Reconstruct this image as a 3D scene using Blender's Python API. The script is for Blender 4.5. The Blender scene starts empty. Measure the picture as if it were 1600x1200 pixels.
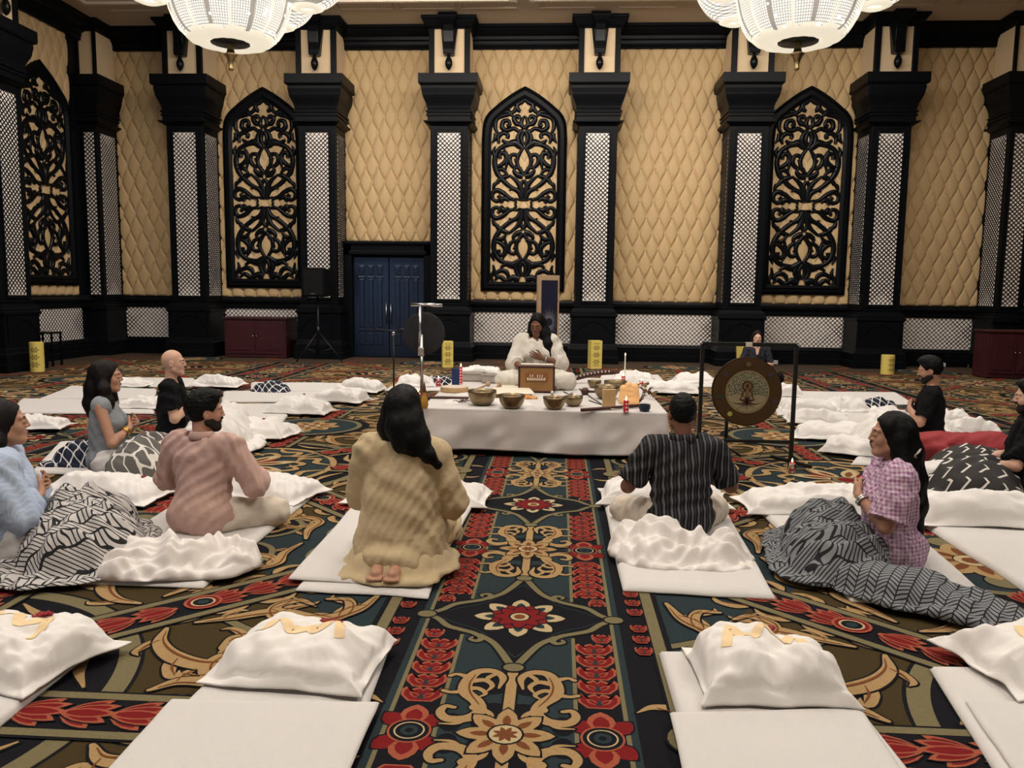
import bpy, bmesh, math, random
import numpy as np
from mathutils import Vector, Matrix
PI = math.pi
SC = bpy.context.scene
COL = SC.collection

# ------------------------------------------------------------------ camera
FPX = 1250.0            # focal length in pixels of the 1600 px wide frame
EYE = 1.45
_yc = np.array([(874.-800)/FPX, -(458.-600)/FPX, -1.0]); _yc /= np.linalg.norm(_yc)
_d = np.array([1, -0.0127, 0.]); _xc = _d-_d.dot(_yc)*_yc; _xc /= np.linalg.norm(_xc)
_zc = np.cross(_xc, _yc)
MC = np.array([_xc, _yc, _zc])       # rows: world axes seen from the camera
cam_d = bpy.data.cameras.new('camera'); cam = bpy.data.objects.new('camera', cam_d)
COL.objects.link(cam); SC.camera = cam
cam_d.sensor_fit = 'HORIZONTAL'; cam_d.sensor_width = 36.0; cam_d.lens = 36.0*FPX/1600.0
cam_d.clip_start = 0.05; cam_d.clip_end = 100
m4 = Matrix.Identity(4)
for i in range(3):
    for j in range(3): m4[i][j] = MC[i][j]
m4[2][3] = EYE
cam.matrix_world = m4

def floor_at(px, py, z=0.0):
    """point of the photograph -> place on the level z"""
    r = MC @ np.array([(px-800)/FPX, -(py-600)/FPX, -1.0])
    t = (z-EYE)/r[2]
    return (r[0]*t, r[1]*t, z)
def at_depth(px, py, Y):
    r = MC @ np.array([(px-800)/FPX, -(py-600)/FPX, -1.0]); t = Y/r[1]
    return (r[0]*t, Y, EYE+r[2]*t)

# ------------------------------------------------------------------ world, exposure, lights
w = bpy.data.worlds.new('hall_world'); SC.world = w; w.use_nodes = True
w.node_tree.nodes['Background'].inputs[0].default_value = (1.0, 0.86, 0.70, 1)
w.node_tree.nodes['Background'].inputs[1].default_value = 0.05
SC.view_settings.view_transform = 'Standard'; SC.view_settings.look = 'None'
SC.view_settings.gamma = 1; SC.view_settings.exposure = 0.0
SC.view_settings.use_curve_mapping = False

def area(name, loc, sx, sy, power, col, rot=(0, 0, 0), spread=PI):
    l = bpy.data.lights.new(name, 'AREA'); l.shape = 'RECTANGLE'; l.size = sx; l.size_y = sy
    l.energy = power; l.color = col; l.spread = spread
    o = bpy.data.objects.new(name, l); COL.objects.link(o); o.location = loc; o.rotation_euler = rot
    return o
WARM = (1.0, 0.93, 0.865)
for ix, x in enumerate((-6.2, -0.6, 5.2)):
    for iy, (y, pw) in enumerate(((1.5, 175), (6.8, 175), (12.3, 175))):
        area('ceiling_lights', (x, y, 6.84), 1.7, 1.7, pw, WARM)
# soft wash, an added area light that brightens the tall panels
area('wall_wash', (-0.4, 12.6, 6.5), 9, 0.5, 330, WARM, (math.radians(52), 0, 0))
for x, y in ((-4.6, 11.0), (3.5, 11.0), (-0.6, 3.5)):
    area('chandelier_uplight', (x, y, 5.75), 1.0, 1.0, 190, (1.0, 0.90, 0.76), (PI, 0, 0))
# unseen blue light added behind the camera, mirrored in the black door lacquer
area('foyer_daylight', (-8.3, -4.6, 1.9), 1.4, 3.2, 26, (0.30, 0.55, 1.0), (math.radians(90), 0, math.radians(0)), math.radians(100))

area('foyer_window', (-9.9, -0.4, 1.9), 1.3, 2.4, 22, (0.28, 0.52, 1.0), (PI/2, 0, -PI/2+.35))  # second added blue light, out of view, for a sheen on the column by the doors

# ------------------------------------------------------------------ tagging
def tag(o, label=None, cat=None, group=None, kind=None):
    if label: o['label'] = label
    if cat: o['category'] = cat
    if group: o['group'] = group
    if kind: o['kind'] = kind
    return o
def empty(name, loc=(0, 0, 0), rz=0.0, label=None, cat=None, group=None, kind=None):
    o = bpy.data.objects.new(name, None); COL.objects.link(o); o.empty_display_size = 0.1
    o.location = loc; o.rotation_euler = (0, 0, rz)
    return tag(o, label, cat, group, kind)
def copy_tree(o, parent=None):
    c = o.copy(); COL.objects.link(c)
    if parent is not None: c.parent = parent
    for ch in list(o.children):
        copy_tree(ch, c)
    return c

# ------------------------------------------------------------------ materials
def mat(name, col, rough=0.6, metal=0.0, noise=None, bump=None, spec=0.3, coat=0.0, emis=None, estr=0.0,
        trans=0.0, sheen=0.0, alpha=1.0):
    m = bpy.data.materials.new(name); m.use_nodes = True; nt = m.node_tree; b = nt.nodes['Principled BSDF']
    b.inputs['Base Color'].default_value = (*col, 1); b.inputs['Roughness'].default_value = rough
    b.inputs['Metallic'].default_value = metal; b.inputs['Specular IOR Level'].default_value = spec
    b.inputs['Coat Weight'].default_value = coat; b.inputs['Transmission Weight'].default_value = trans
    b.inputs['Sheen Weight'].default_value = sheen; b.inputs['Alpha'].default_value = alpha
    if emis: b.inputs['Emission Color'].default_value = (*emis, 1); b.inputs['Emission Strength'].default_value = estr
    tc = nt.nodes.new('ShaderNodeTexCoord')
    if noise:
        sc, amt = noise
        n = nt.nodes.new('ShaderNodeTexNoise'); n.inputs['Scale'].default_value = sc; n.inputs['Detail'].default_value = 5
        nt.links.new(tc.outputs['Object'], n.inputs['Vector'])
        mx = nt.nodes.new('ShaderNodeMix'); mx.data_type = 'RGBA'
        mx.inputs['A'].default_value = (*[c*(1-amt) for c in col], 1)
        mx.inputs['B'].default_value = (*[min(1, c*(1+amt)) for c in col], 1)
        nt.links.new(n.outputs['Fac'], mx.inputs['Factor']); nt.links.new(mx.outputs['Result'], b.inputs['Base Color'])
    if bump:
        sc, st = bump
        n = nt.nodes.new('ShaderNodeTexNoise'); n.inputs['Scale'].default_value = sc; n.inputs['Detail'].default_value = 4
        nt.links.new(tc.outputs['Object'], n.inputs['Vector'])
        bp = nt.nodes.new('ShaderNodeBump'); bp.inputs['Strength'].default_value = st; bp.inputs['Distance'].default_value = 0.01
        nt.links.new(n.outputs['Fac'], bp.inputs['Height']); nt.links.new(bp.outputs['Normal'], b.inputs['Normal'])
    return m
def bsdf(m): return m.node_tree.nodes['Principled BSDF']
def mnode(nt, op, a, b=None, c=None):
    n = nt.nodes.new('ShaderNodeMath'); n.operation = op
    for i, v in enumerate((a, b, c)):
        if v is None: continue
        if isinstance(v, (int, float)): n.inputs[i].default_value = v
        else: nt.links.new(v, n.inputs[i])
    return n.outputs[0]
def pattern_mat(name, fn, c0, c1, rough=0.8, distort=0.0, dscale=3.0, bump=None, sheen=0.0):
    """two-colour pattern: fn(nt, x, y, z) gives a 0..1 mask out of object coordinates"""
    m = mat(name, c0, rough, bump=bump, sheen=sheen); nt = m.node_tree
    tc = nt.nodes.new('ShaderNodeTexCoord'); vec = tc.outputs['Object']
    if distort:
        n = nt.nodes.new('ShaderNodeTexNoise'); n.inputs['Scale'].default_value = dscale; n.inputs['Detail'].default_value = 1
        nt.links.new(vec, n.inputs['Vector'])
        va = nt.nodes.new('ShaderNodeVectorMath'); va.operation = 'MULTIPLY_ADD'
        va.inputs[1].default_value = (distort,)*3
        nt.links.new(n.outputs['Color'], va.inputs[0]); nt.links.new(vec, va.inputs[2]); vec = va.outputs[0]
    sp = nt.nodes.new('ShaderNodeSeparateXYZ'); nt.links.new(vec, sp.inputs[0])
    fac = fn(nt, sp.outputs[0], sp.outputs[1], sp.outputs[2])
    mx = nt.nodes.new('ShaderNodeMix'); mx.data_type = 'RGBA'
    mx.inputs['A'].default_value = (*c0, 1); mx.inputs['B'].default_value = (*c1, 1)
    nt.links.new(fac, mx.inputs['Factor']); nt.links.new(mx.outputs['Result'], bsdf(m).inputs['Base Color'])
    return m

# ------------------------------------------------------------------ noise
def _hash(i, j, k, s):
    n = (i*374761393 + j*668265263 + k*2147483647 + s*974634777) & 0xffffffff
    n = ((n ^ (n >> 13))*1274126177) & 0xffffffff
    n = ((n ^ (n >> 16))*2246822519) & 0xffffffff
    return ((n ^ (n >> 15)) & 0xffffff)/float(0xffffff)
def vnoise(p, s=0):
    p = np.asarray(p, float); f = np.floor(p).astype(np.int64); t = p-f; t = t*t*(3-2*t)
    r = 0
    for a in (0, 1):
        for b in (0, 1):
            for c in (0, 1):
                wgt = (t[..., 0] if a else 1-t[..., 0])*(t[..., 1] if b else 1-t[..., 1])*(t[..., 2] if c else 1-t[..., 2])
                r = r+wgt*_hash(f[..., 0]+a, f[..., 1]+b, f[..., 2]+c, s)
    return r*2-1
def fbm(p, s=0, o=3):
    r = 0; a = 1.0; p = np.asarray(p, float)
    for i in range(o): r = r+a*vnoise(p*(2**i)+7.3*i, s+i); a *= .5
    return r
def ridged(p, s=0, o=3):
    r = 0; a = 1.0; p = np.asarray(p, float)
    for i in range(o):
        r = r+a*(1-np.abs(vnoise(p*(1.9**i)+3.1*i, s+i)))**2; a *= .5
    return r/1.75
def folds(p, s=0, freq=9.0):
    """long cloth creases, -1..1"""
    p = np.asarray(p, float)
    wv = fbm(p*1.8, s, 2)
    r = 0
    m = np.clip(vnoise(p*2.3+5, s+9)*1.6+.5, 0, 1)
    for k, (wt, fq, mk) in enumerate(((1.0, 1.0, m), (.85, 1.35, 1-m), (.45, 2.1, np.clip(vnoise(p*3.1+2, s+17)*2+.2, 0, 1)))):
        an = s*1.7+k*1.1; d = np.array([math.cos(an), math.sin(an), .55*math.cos(an*2.3+1)])
        a = (p@d)*freq*fq + wv*3.2 + vnoise(p*4.5, s+k)*.8
        g = (.5+.5*np.cos(a*PI))**1.15
        r = r+wt*(g-.35)*mk
    return r

# ------------------------------------------------------------------ mesh builder
class MB:
    def __init__(s): s.v = []; s.f = []; s.m = []; s.n = 0
    def add(s, v, f, mi=0):
        v = [tuple(map(float, q)) for q in v]
        s.v += v; s.f += [tuple(i+s.n for i in q) for q in f]; s.m += [mi]*len(f); s.n += len(v); return s
    def box(s, x0, x1, y0, y1, z0, z1, mi=0):
        v = [(x, y, z) for z in (z0, z1) for y in (y0, y1) for x in (x0, x1)]
        return s.add(v, [(0, 2, 3, 1), (4, 5, 7, 6), (0, 1, 5, 4), (2, 6, 7, 3), (0, 4, 6, 2), (1, 3, 7, 5)], mi)
    def obox(s, c, size, R=None, mi=0):
        hx, hy, hz = [q/2 for q in size]; R = Matrix.Identity(3) if R is None else R; c = Vector(c)
        v = [c+R@Vector((x, y, z)) for z in (-hz, hz) for y in (-hy, hy) for x in (-hx, hx)]
        return s.add(v, [(0, 2, 3, 1), (4, 5, 7, 6), (0, 1, 5, 4), (2, 6, 7, 3), (0, 4, 6, 2), (1, 3, 7, 5)], mi)
    def lathe(s, prof, c=(0, 0, 0), n=24, R=None, mi=0, caps=True, fl=None):
        """prof: (r, z) pairs; fl(a, i) scales the radius"""
        c = Vector(c); v = []
        for i, (r, z) in enumerate(prof):
            for k in range(n):
                a = 2*PI*k/n; rr = r*(fl(a, i) if fl else 1)
                q = Vector((rr*math.cos(a), rr*math.sin(a), z)); v.append(c+(R@q if R is not None else q))
        f = [(i*n+k, i*n+(k+1) % n, (i+1)*n+(k+1) % n, (i+1)*n+k) for i in range(len(prof)-1) for k in range(n)]
        if caps:
            f.append(tuple(range(n))[::-1]); f.append(tuple((len(prof)-1)*n+k for k in range(n)))
        return s.add(v, f, mi)
    def tube(s, pts, r, n=10, mi=0):
        pts = [Vector(p) for p in pts]; rs = r if isinstance(r, (list, tuple)) else [r]*len(pts)
        v = []; up = None
        for i, p in enumerate(pts):
            t = (pts[min(i+1, len(pts)-1)]-pts[max(i-1, 0)]).normalized()
            if up is None: up = Vector((0, 0, 1)) if abs(t.z) < .9 else Vector((1, 0, 0))
            a = t.cross(up).normalized(); b = a.cross(t).normalized(); up = b
            for k in range(n):
                q = 2*PI*k/n; v.append(p+(a*math.cos(q)+b*math.sin(q))*rs[i])
        f = [(i*n+k, (i+1)*n+k, (i+1)*n+(k+1) % n, i*n+(k+1) % n) for i in range(len(pts)-1) for k in range(n)]
        f.append(tuple(range(n))); f.append(tuple((len(pts)-1)*n+k for k in range(n))[::-1])
        return s.add(v, f, mi)
    def ball(s, c, r, n=12, mi=0, R=None):
        if not isinstance(r, (list, tuple)): r = (r, r, r)
        c = Vector(c); v = []; m = n//2
        for i in range(m+1):
            ph = PI*i/m
            for k in range(n):
                th = 2*PI*k/n
                q = Vector((r[0]*math.sin(ph)*math.cos(th), r[1]*math.sin(ph)*math.sin(th), -r[2]*math.cos(ph)))
                v.append(c+(R@q if R is not None else q))
        f = [(i*n+k, i*n+(k+1) % n, (i+1)*n+(k+1) % n, (i+1)*n+k) for i in range(m) for k in range(n)]
        return s.add(v, f, mi)
    def build(s, name, mats, parent=None, smooth=False, loc=None, rz=None, bevel=0.0, auto=None):
        me = bpy.data.meshes.new(name); me.from_pydata(s.v, [], s.f)
        if not isinstance(mats, (list, tuple)): mats = [mats]
        for m in mats: me.materials.append(m)
        me.polygons.foreach_set('material_index', s.m)
        if smooth or auto: me.polygons.foreach_set('use_smooth', [True]*len(s.f))
        me.update()
        if auto:
            try: me.set_sharp_from_angle(angle=math.radians(auto))
            except Exception: pass
        o = bpy.data.objects.new(name, me); COL.objects.link(o)
        if parent is not None: o.parent = parent
        if loc is not None: o.location = loc
        if rz is not None: o.rotation_euler = (0, 0, rz)
        if bevel:
            b = o.modifiers.new('bevel', 'BEVEL'); b.width = bevel; b.segments = 2; b.limit_method = 'ANGLE'
        return o
def mesh_obj(name, v, f, mats, parent=None, smooth=True, mi=None, loc=None, rz=None):
    me = bpy.data.meshes.new(name)
    me.from_pydata(np.asarray(v).tolist(), [], f if isinstance(f, list) else np.asarray(f).tolist())
    if not isinstance(mats, (list, tuple)): mats = [mats]
    for m in mats: me.materials.append(m)
    if mi is not None: me.polygons.foreach_set('material_index', mi)
    if smooth: me.polygons.foreach_set('use_smooth', np.ones(len(me.polygons), bool))
    me.update(); o = bpy.data.objects.new(name, me); COL.objects.link(o)
    if parent is not None: o.parent = parent
    if loc is not None: o.location = loc
    if rz is not None: o.rotation_euler = (0, 0, rz)
    return o
def grid_faces(nu, nv):
    i = np.arange(nu*nv).reshape(nu, nv)
    return np.stack([i[:-1, :-1], i[1:, :-1], i[1:, 1:], i[:-1, 1:]], -1).reshape(-1, 4)
def catmull(pts, n=8):
    P = np.asarray(pts, float); out = []
    Q = np.vstack([2*P[0]-P[1], P, 2*P[-1]-P[-2]])
    for i in range(1, len(Q)-2):
        for t in np.linspace(0, 1, n, endpoint=False):
            out.append(.5*((2*Q[i])+(-Q[i-1]+Q[i+1])*t+(2*Q[i-1]-5*Q[i]+4*Q[i+1]-Q[i+2])*t*t+(-Q[i-1]+3*Q[i]-3*Q[i+1]+Q[i+2])*t**3))
    out.append(P[-1]); return np.array(out)
# ================================================================== MATERIALS OF THE HALL
BLACK = mat('black_lacquered_wood', (0.0035, 0.004, 0.005), 0.38, bump=(6, 0.05), spec=0.08)
BLACKM = mat('black_carved_wood', (0.003, 0.0035, 0.0045), 0.30, spec=0.16)
CREAM = mat('cream_plaster', (0.62, 0.47, 0.29), 0.8, noise=(2, 0.05))
BACKING = mat('pale_panel_behind_lattice', (0.90, 0.84, 0.77), 0.85)
FABRIC = mat('gold_upholstery', (0.50, 0.35, 0.175), 0.62, noise=(30, 0.06), bump=(300, 0.12), sheen=0.15)
BUTTON = mat('gold_button', (0.75, 0.62, 0.42), 0.4)
INSET = mat('tan_backing_cloth', (0.56, 0.41, 0.235), 0.75)
CEIL = mat('beige_ceiling_paint', (0.52, 0.44, 0.34), 0.8)
MOULD = mat('cream_plaster_moulding', (0.66, 0.58, 0.46), 0.7)
REDWOOD = mat('dark_red_brown_wood', (0.045, 0.010, 0.012), 0.4, noise=(6, 0.3))
XL, XR, YB, ZC = -10.06, 9.30, 17.45, 6.91
ZF0, ZF1 = 1.27, 6.515

def struct(o): o['kind'] = 'structure'; return o
# plain shells
b = MB(); b.box(XL-.3, XL, -5, YB+.3, 0, ZC); wall_left = struct(b.build('wall_left', BLACK))
b = MB(); b.box(XR, XR+.3, -5, YB+.3, 0, ZC); wall_right = struct(b.build('wall_right', BLACK))
b = MB(); b.box(XL, XR, YB, YB+.3, 0, ZC); wall_back = struct(b.build('wall_back', BLACK))
b = MB(); b.box(XL, XR, -5.3, -5, 0, ZC); struct(b.build('wall_front', CREAM))
b = MB(); b.box(XL-.3, XR+.3, -5.3, YB+.3, ZC, ZC+.2)
ceiling = struct(b.build('ceiling', CEIL))
# ceiling mouldings: long picture-frame mouldings and small slots
def frame_bars(b, x0, x1, y0, y1, z0, z1, t):
    b.box(x0, x1, y0, y0+t, z0, z1); b.box(x0, x1, y1-t, y1, z0, z1)
    b.box(x0, x0+t, y0+t, y1-t, z0, z1); b.box(x1-t, x1, y0+t, y1-t, z0, z1)
b = MB()
for cx in (-6.4, -3.6, -0.8, 2.2, 5.1): 
    pass
for (x0, x1) in ((-9.2, -5.6), (-5.2, -0.95), (-0.65, 3.8), (4.2, 8.6)):
    for (y0, y1) in ((10.6, 15.55),):
        frame_bars(b, x0, x1, y0, y1, ZC-.10, ZC, .09); frame_bars(b, x0+.12, x1-.12, y0+.12, y1-.12, ZC-.06, ZC, .10)
        frame_bars(b, x0+.28, x1-.28, y0+.28, y1-.28, ZC-.035, ZC, .05)
b.build('ceiling_moulding', MOULD, ceiling, bevel=.01)
b = MB()
for x0 in (-9.0, -7.5, -6.0, -4.4, -3.2, -2.0, -.5, 1.0, 2.6, 4.2, 5.8, 7.3):
    frame_bars(b, x0, x0+1.1, 15.75, 16.1, ZC-.03, ZC, .03)
b.build('ceiling_slot_moulding', CEIL, ceiling)

# ------------------------------------------------------------------ quilted fabric
def quilt(name, w, z0, z1, parent, M, holes=None, res=0.014):
    """quilted panel of width w between z0 and z1; M maps (x, d, z) to the room, d = depth towards the room"""
    nu = max(4, int(w/res*1.0)+1); nv = max(4, int((z1-z0)/(res*1.8))+1)
    x = np.linspace(-w/2, w/2, nu); z = np.linspace(z0, z1, nv); X, Z = np.meshgrid(x, z, indexing='ij')
    cw, ch = .272, .68
    a = X/cw; bb = (Z-.02)/ch; s = bb-.035*np.sin(4*PI*bb)
    p = a+s; q = a-s
    h = (np.abs(np.sin(PI*p))*np.abs(np.sin(PI*q)))**.45
    e = np.minimum(np.minimum(X+w/2, w/2-X), np.minimum(Z-z0, z1-Z)); h = h*np.clip(e/.03, 0, 1)**.5
    sg = np.minimum(np.abs(np.sin(PI*p)), np.abs(np.sin(PI*q))); D = .004+(.042*(1-np.exp(-(sg/.17)**2))+.030*h)*np.clip(e/.03, 0, 1)**.5
    v = np.stack([X, D, Z], -1).reshape(-1, 3)
    v = np.array([M(*q) for q in v])
    return mesh_obj(name, v, grid_faces(nu, nv), FABRIC, parent)
def buttons(w, z0, z1, parent, M):
    b = MB(); cw, ch = .272, .68
    for j in range(int(z0/ch*2), int(z1/ch*2)+2):
        z = .02+j*ch/2
        if not z0+.05 < z < z1-.05: continue
        for i in range(-int(w/cw)-1, int(w/cw)+2):
            x = (i+(.5 if j % 2 else 0))*cw
            if abs(x) < w/2-.04: b.ball(M(x, .020, z), .012, 6)
    if b.n: b.build('upholstery_buttons', BUTTON, parent, True)
Mback = lambda cx: (lambda x, d, z: (cx+x, YB-d, z))
Mleft = lambda cy: (lambda x, d, z: (XL+d, cy+x, z))
Mright = lambda cy: (lambda x, d, z: (XR-d, cy+x, z))

# ------------------------------------------------------------------ diagonal lattice panels
def lattice(b, w, z0, z1, M, pitch=.088, t=.018, dep=.010, back=.0):
    """black slats (slot 0) over a pale backing (slot 1)"""
    h = z1-z0
    v = [M(-w/2, back, z0), M(w/2, back, z0), M(w/2, back, z1), M(-w/2, back, z1)]; b.add(v, [(0, 1, 2, 3)], 1)
    hw = w/2
    n = int((w+h)/pitch)+2
    for sgn in (1, -1):
        for k in range(-1, n):
            # line: z = z0 + sgn*x + c
            c = k*pitch*1.0 - (w/2 if sgn > 0 else w/2)
            pts = []
            xa, xb = -hw, hw
            za, zb = z0+sgn*xa+c+ (0), z0+sgn*xb+c
            # clip on z
            def xat(z): return (z-z0-c)/sgn
            lo, hi = sorted((xat(z0), xat(z1))); lo = max(lo, -hw); hi = min(hi, hw)
            if hi-lo < .008: continue
            x0, x1 = lo, hi; q0 = z0+sgn*x0+c; q1 = z0+sgn*x1+c; o = t*.7071
            vv = []
            for d in (back+.002, back+dep):
                for (xx, zz) in ((x0, q0), (x1, q1)):
                    for sd in (-1, 1): vv.append(M(xx, d+(.002 if sgn > 0 else 0), min(max(zz+sd*o, z0), z1)))
            b.add(vv, [(4, 6, 7, 5), (0, 4, 5, 1), (2, 3, 7, 6), (0, 2, 6, 4), (1, 5, 7, 3)], 0)

# ------------------------------------------------------------------ columns
def loft(b, prof, hw, dep, mi=0):
    """stack of rectangles; prof (z, e): e widens both sides and the front; local: x across, y<0 towards the room, back at y=+.0"""
    v = []; f = []
    for z, e in prof: v += [(-hw-e, 0.02, z), (-hw-e, -dep-e, z), (hw+e, -dep-e, z), (hw+e, 0.02, z)]
    for i in range(len(prof)-1):
        for k in range(4): f.append((i*4+k, i*4+(k+1) % 4, (i+1)*4+(k+1) % 4, (i+1)*4+k))
    f.append((3, 2, 1, 0)); n = len(prof); f.append((n*4-4, n*4-3, n*4-2, n*4-1)); b.add(v, f, mi)
def ogee(z0, e0, z1, e1, n=8):
    return [(z0+(z1-z0)*t, e0+(e1-e0)*(t*t*(3-2*t))) for t in np.linspace(0, 1, n)]
CAPP = [(4.80, .02), (4.83, .06), (4.86, .12), (4.885, .12), (4.89, .05), (4.98, .05), (4.985, .075), (5.02, .075), (5.025, .055),
        (5.05, .055), (5.055, .085), (5.085, .085)] + [(5.11, .05)] + ogee(5.14, .06, 5.42, .15, 8) + [(5.50, .165), (5.56, .16), (5.575, .20), (5.60, .215), (5.78, .215), (5.785, .20)]
BASEP = [(0, .145), (.15, .145), (.155, .13), (.31, .13), (.34, .10), (.40, .085), (.41, .075), (.93, .07), (.96, .075), (.975, .10), (1.02, .10), (1.03, .085), (1.07, .085), (1.09, .06), (1.12, .055), (1.13, .02), (1.17, .015), (1.18, .03), (1.20, .03), (1.205, .0)]
def column(name, loc, rz, hw, dep, label, lw=None, bracket=True, side=(1, 1), trestle=True):
    root = empty(name, loc, rz, label, 'column', 'black lacquered columns with lattice insets')
    b = MB(); loft(b, BASEP, hw, dep); base = b.build('column_base', BLACK, root, bevel=.006)
    # scalloped relief on the pedestal face
    if hw > .3:
        b = MB(); W = hw+.03
        pts = [(-W+.02, .50), (-W+.02, .60), (-W*.80, .66), (-W*.74, .73), (-W*.55, .76), (-W*.48, .83), (-W*.22, .85), (0, .90)]
        pts = pts + [(-x, z) for x, z in pts[-2::-1]]
        for (x0, z0), (x1, z1) in zip(pts, pts[1:]):
            yy = -dep-.075
            b.add([(x0, yy-.012, z0), (x1, yy-.012, z1), (x1, yy-.012, .95), (x0, yy-.012, .95),
                   (x0, yy, z0), (x1, yy, z1), (x1, yy, .95), (x0, yy, .95)], [(0, 1, 2, 3), (0, 4, 5, 1), (2, 6, 7, 3), (0, 3, 7, 4), (1, 5, 6, 2)])
        b.build('scalloped_relief', BLACK, base)
    b = MB(); loft(b, [(1.20, 0), (4.82, 0)], hw, dep); b.build('shaft', BLACK, root, bevel=.01)
    lw = lw or .235
    b = MB(); lattice(b, lw*2, 1.30, 4.66, lambda x, d, z: (x, -dep-.004-d, z))
    b.build('lattice_panel', [BLACKM, BACKING], root)
    b = MB(); z0, z1, t = 1.28, 4.68, .035
    for (x0, x1, q0, q1) in ((-lw-t, -lw, z0-t, z1+t), (lw, lw+t, z0-t, z1+t), (-lw, lw, z0-t, z0+.02), (-lw, lw, z1-.02, z1+t)):
        b.box(x0, x1, -dep-.022, -dep, q0, q1)
    b.build('lattice_frame', BLACK, root, bevel=.005)
    for sd in (-1, 1):
        if not side[0 if sd < 0 else 1]: continue
        b = MB(); lattice(b, dep-.26, 1.30, 4.66, lambda x, d, z: (sd*(hw+.004+d), -dep/2-.02+x, z))
        b.build('side_lattice_panel', [BLACKM, BACKING], root)
    b = MB(); loft(b, CAPP, hw, dep); b.build('capital', BLACK, root, bevel=.006)
    # short upper pilaster with pale insets
    uh = hw+.03; ud = dep
    b = MB(); loft(b, [(5.785, -.0), (ZC-.02, 0)], uh-.02, ud-.02); b.build('upper_pilaster', CREAM, root)
    b = MB()
    fw = .11 if hw > .3 else .05
    for sd in (-1, 1):
        x0, x1 = sorted((sd*uh, sd*(uh-fw))); b.box(x0, x1, -ud-.02, -ud+.06, 5.78, ZC-.02)
    b.box(-uh, uh, -ud-.02, -ud+.0, 6.68, ZC-.02); b.box(-uh, uh, -ud-.02, -ud, 5.78, 5.83)
    b.build('upper_frame', BLACK, root, bevel=.006)
    b = MB(); loft(b, [(6.70, .02), (6.73, .06), (6.78, .10), (6.83, .13), (6.86, .16), (ZC-.005, .16)], uh-.02, ud)
    b.build('upper_cornice_block', BLACK, root, bevel=.004)
    if bracket:
        b = MB()
        prof = [(0.02, 6.90), (-.34, 6.90), (-.36, 6.82), (-.30, 6.76), (-.22, 6.70), (-.17, 6.60), (-.15, 6.40), (-.17, 6.25), (-.15, 6.16), (.02, 6.16)]
        def bw(z): return .19 if z > 6.8 else (.13 if z > 6.72 else .10+.02*max(0, (6.4-z)))
        v = []; n = len(prof)
        for sd in (-1, 1): v += [(sd*bw(z), -ud+y, z) for y, z in prof]
        f = [tuple(range(n)), tuple(range(n, 2*n))[::-1]] + [(i, i+n, (i+1) % n+n, (i+1) % n) for i in range(n)]
        b.add(v, f); b.build('carved_bracket', BLACKM, root, bevel=.012)
        b = MB(); b.lathe([(.02, 6.17), (.035, 6.14), (.03, 6.12), (.055, 6.08), (.075, 6.02), (.072, 5.96), (.045, 5.90), (.015, 5.87), (.003, 5.86)], (0, -ud-.09, 0), 16)
        b.build('ball_finial', BLACKM, root, True)
    return root
DEP = .82
cols = [(-7.82, 'Black lattice column between the left rear corner and the left arched screen'),
        (-5.03, 'Black lattice column with the loudspeaker standing before it, left of the double doors'),
        (-2.30, 'Black lattice column right of the double doors, left of the middle arched screen'),
        (0.71, 'Black lattice column just right of the middle arched screen'),
        (3.72, 'Black lattice column behind the round painted gong'),
        (6.47, 'Black lattice column right of the rightmost arched screen')]
for cx, lb in cols: column('column', (cx, YB, 0), 0, .385, DEP, lb)
column('column', (-9.86, YB, 0), 0, .17, DEP, 'Narrow black corner column filling the left rear corner of the hall', .115, False, (0, 1))
column('column', (8.98, YB, 0), 0, .25, DEP, 'Narrow black corner column filling the right rear corner of the hall', .16, False, (1, 0))
column('column', (XL, 13.22, 0), PI/2, .385, DEP, 'Black lattice column on the left side wall at the frame edge', side=(1, 1))

# ------------------------------------------------------------------ fabric bays and wainscot
xs = [-9.69, -7.82, -5.03, -2.30, .71, 3.72, 6.47, 8.73]
hws = [0, .385, .385, .385, .385, .385, .385, 0]
for i in range(7):
    x0 = xs[i]+hws[i]-.03; x1 = xs[i+1]-hws[i+1]+.03; cx = (x0+x1)/2; ww = x1-x0
    z0 = 2.50 if i == 2 else ZF0
    quilt('quilted_fabric_panel', ww, z0, ZF1, wall_back, Mback(cx)); buttons(ww, z0, ZF1, wall_back, Mback(cx))
    if i != 2:
        b = MB(); lattice(b, ww, .36, 1.04, lambda x, d, z: (cx+x, YB-.10-d, z), pitch=.092, t=.019)
        b.build('wainscot_lattice', [BLACKM, BACKING], wall_back)
quilt('quilted_fabric_panel', 2.5, ZF0, ZF1, wall_left, Mleft(15.0)); buttons(2.5, ZF0, ZF1, wall_left, Mleft(15.0))
quilt('quilted_fabric_panel', 3.4, ZF0, ZF1, wall_left, Mleft(10.9), res=.03)
quilt('quilted_fabric_panel', 3.0, ZF0, ZF1, wall_right, Mright(15.1), res=.025)
b = MB(); lattice(b, 2.5, .36, 1.04, lambda x, d, z: (XL+.10+d, 15.0+x, z), pitch=.092, t=.019); b.build('wainscot_lattice', [BLACKM, BACKING], wall_left)
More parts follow.
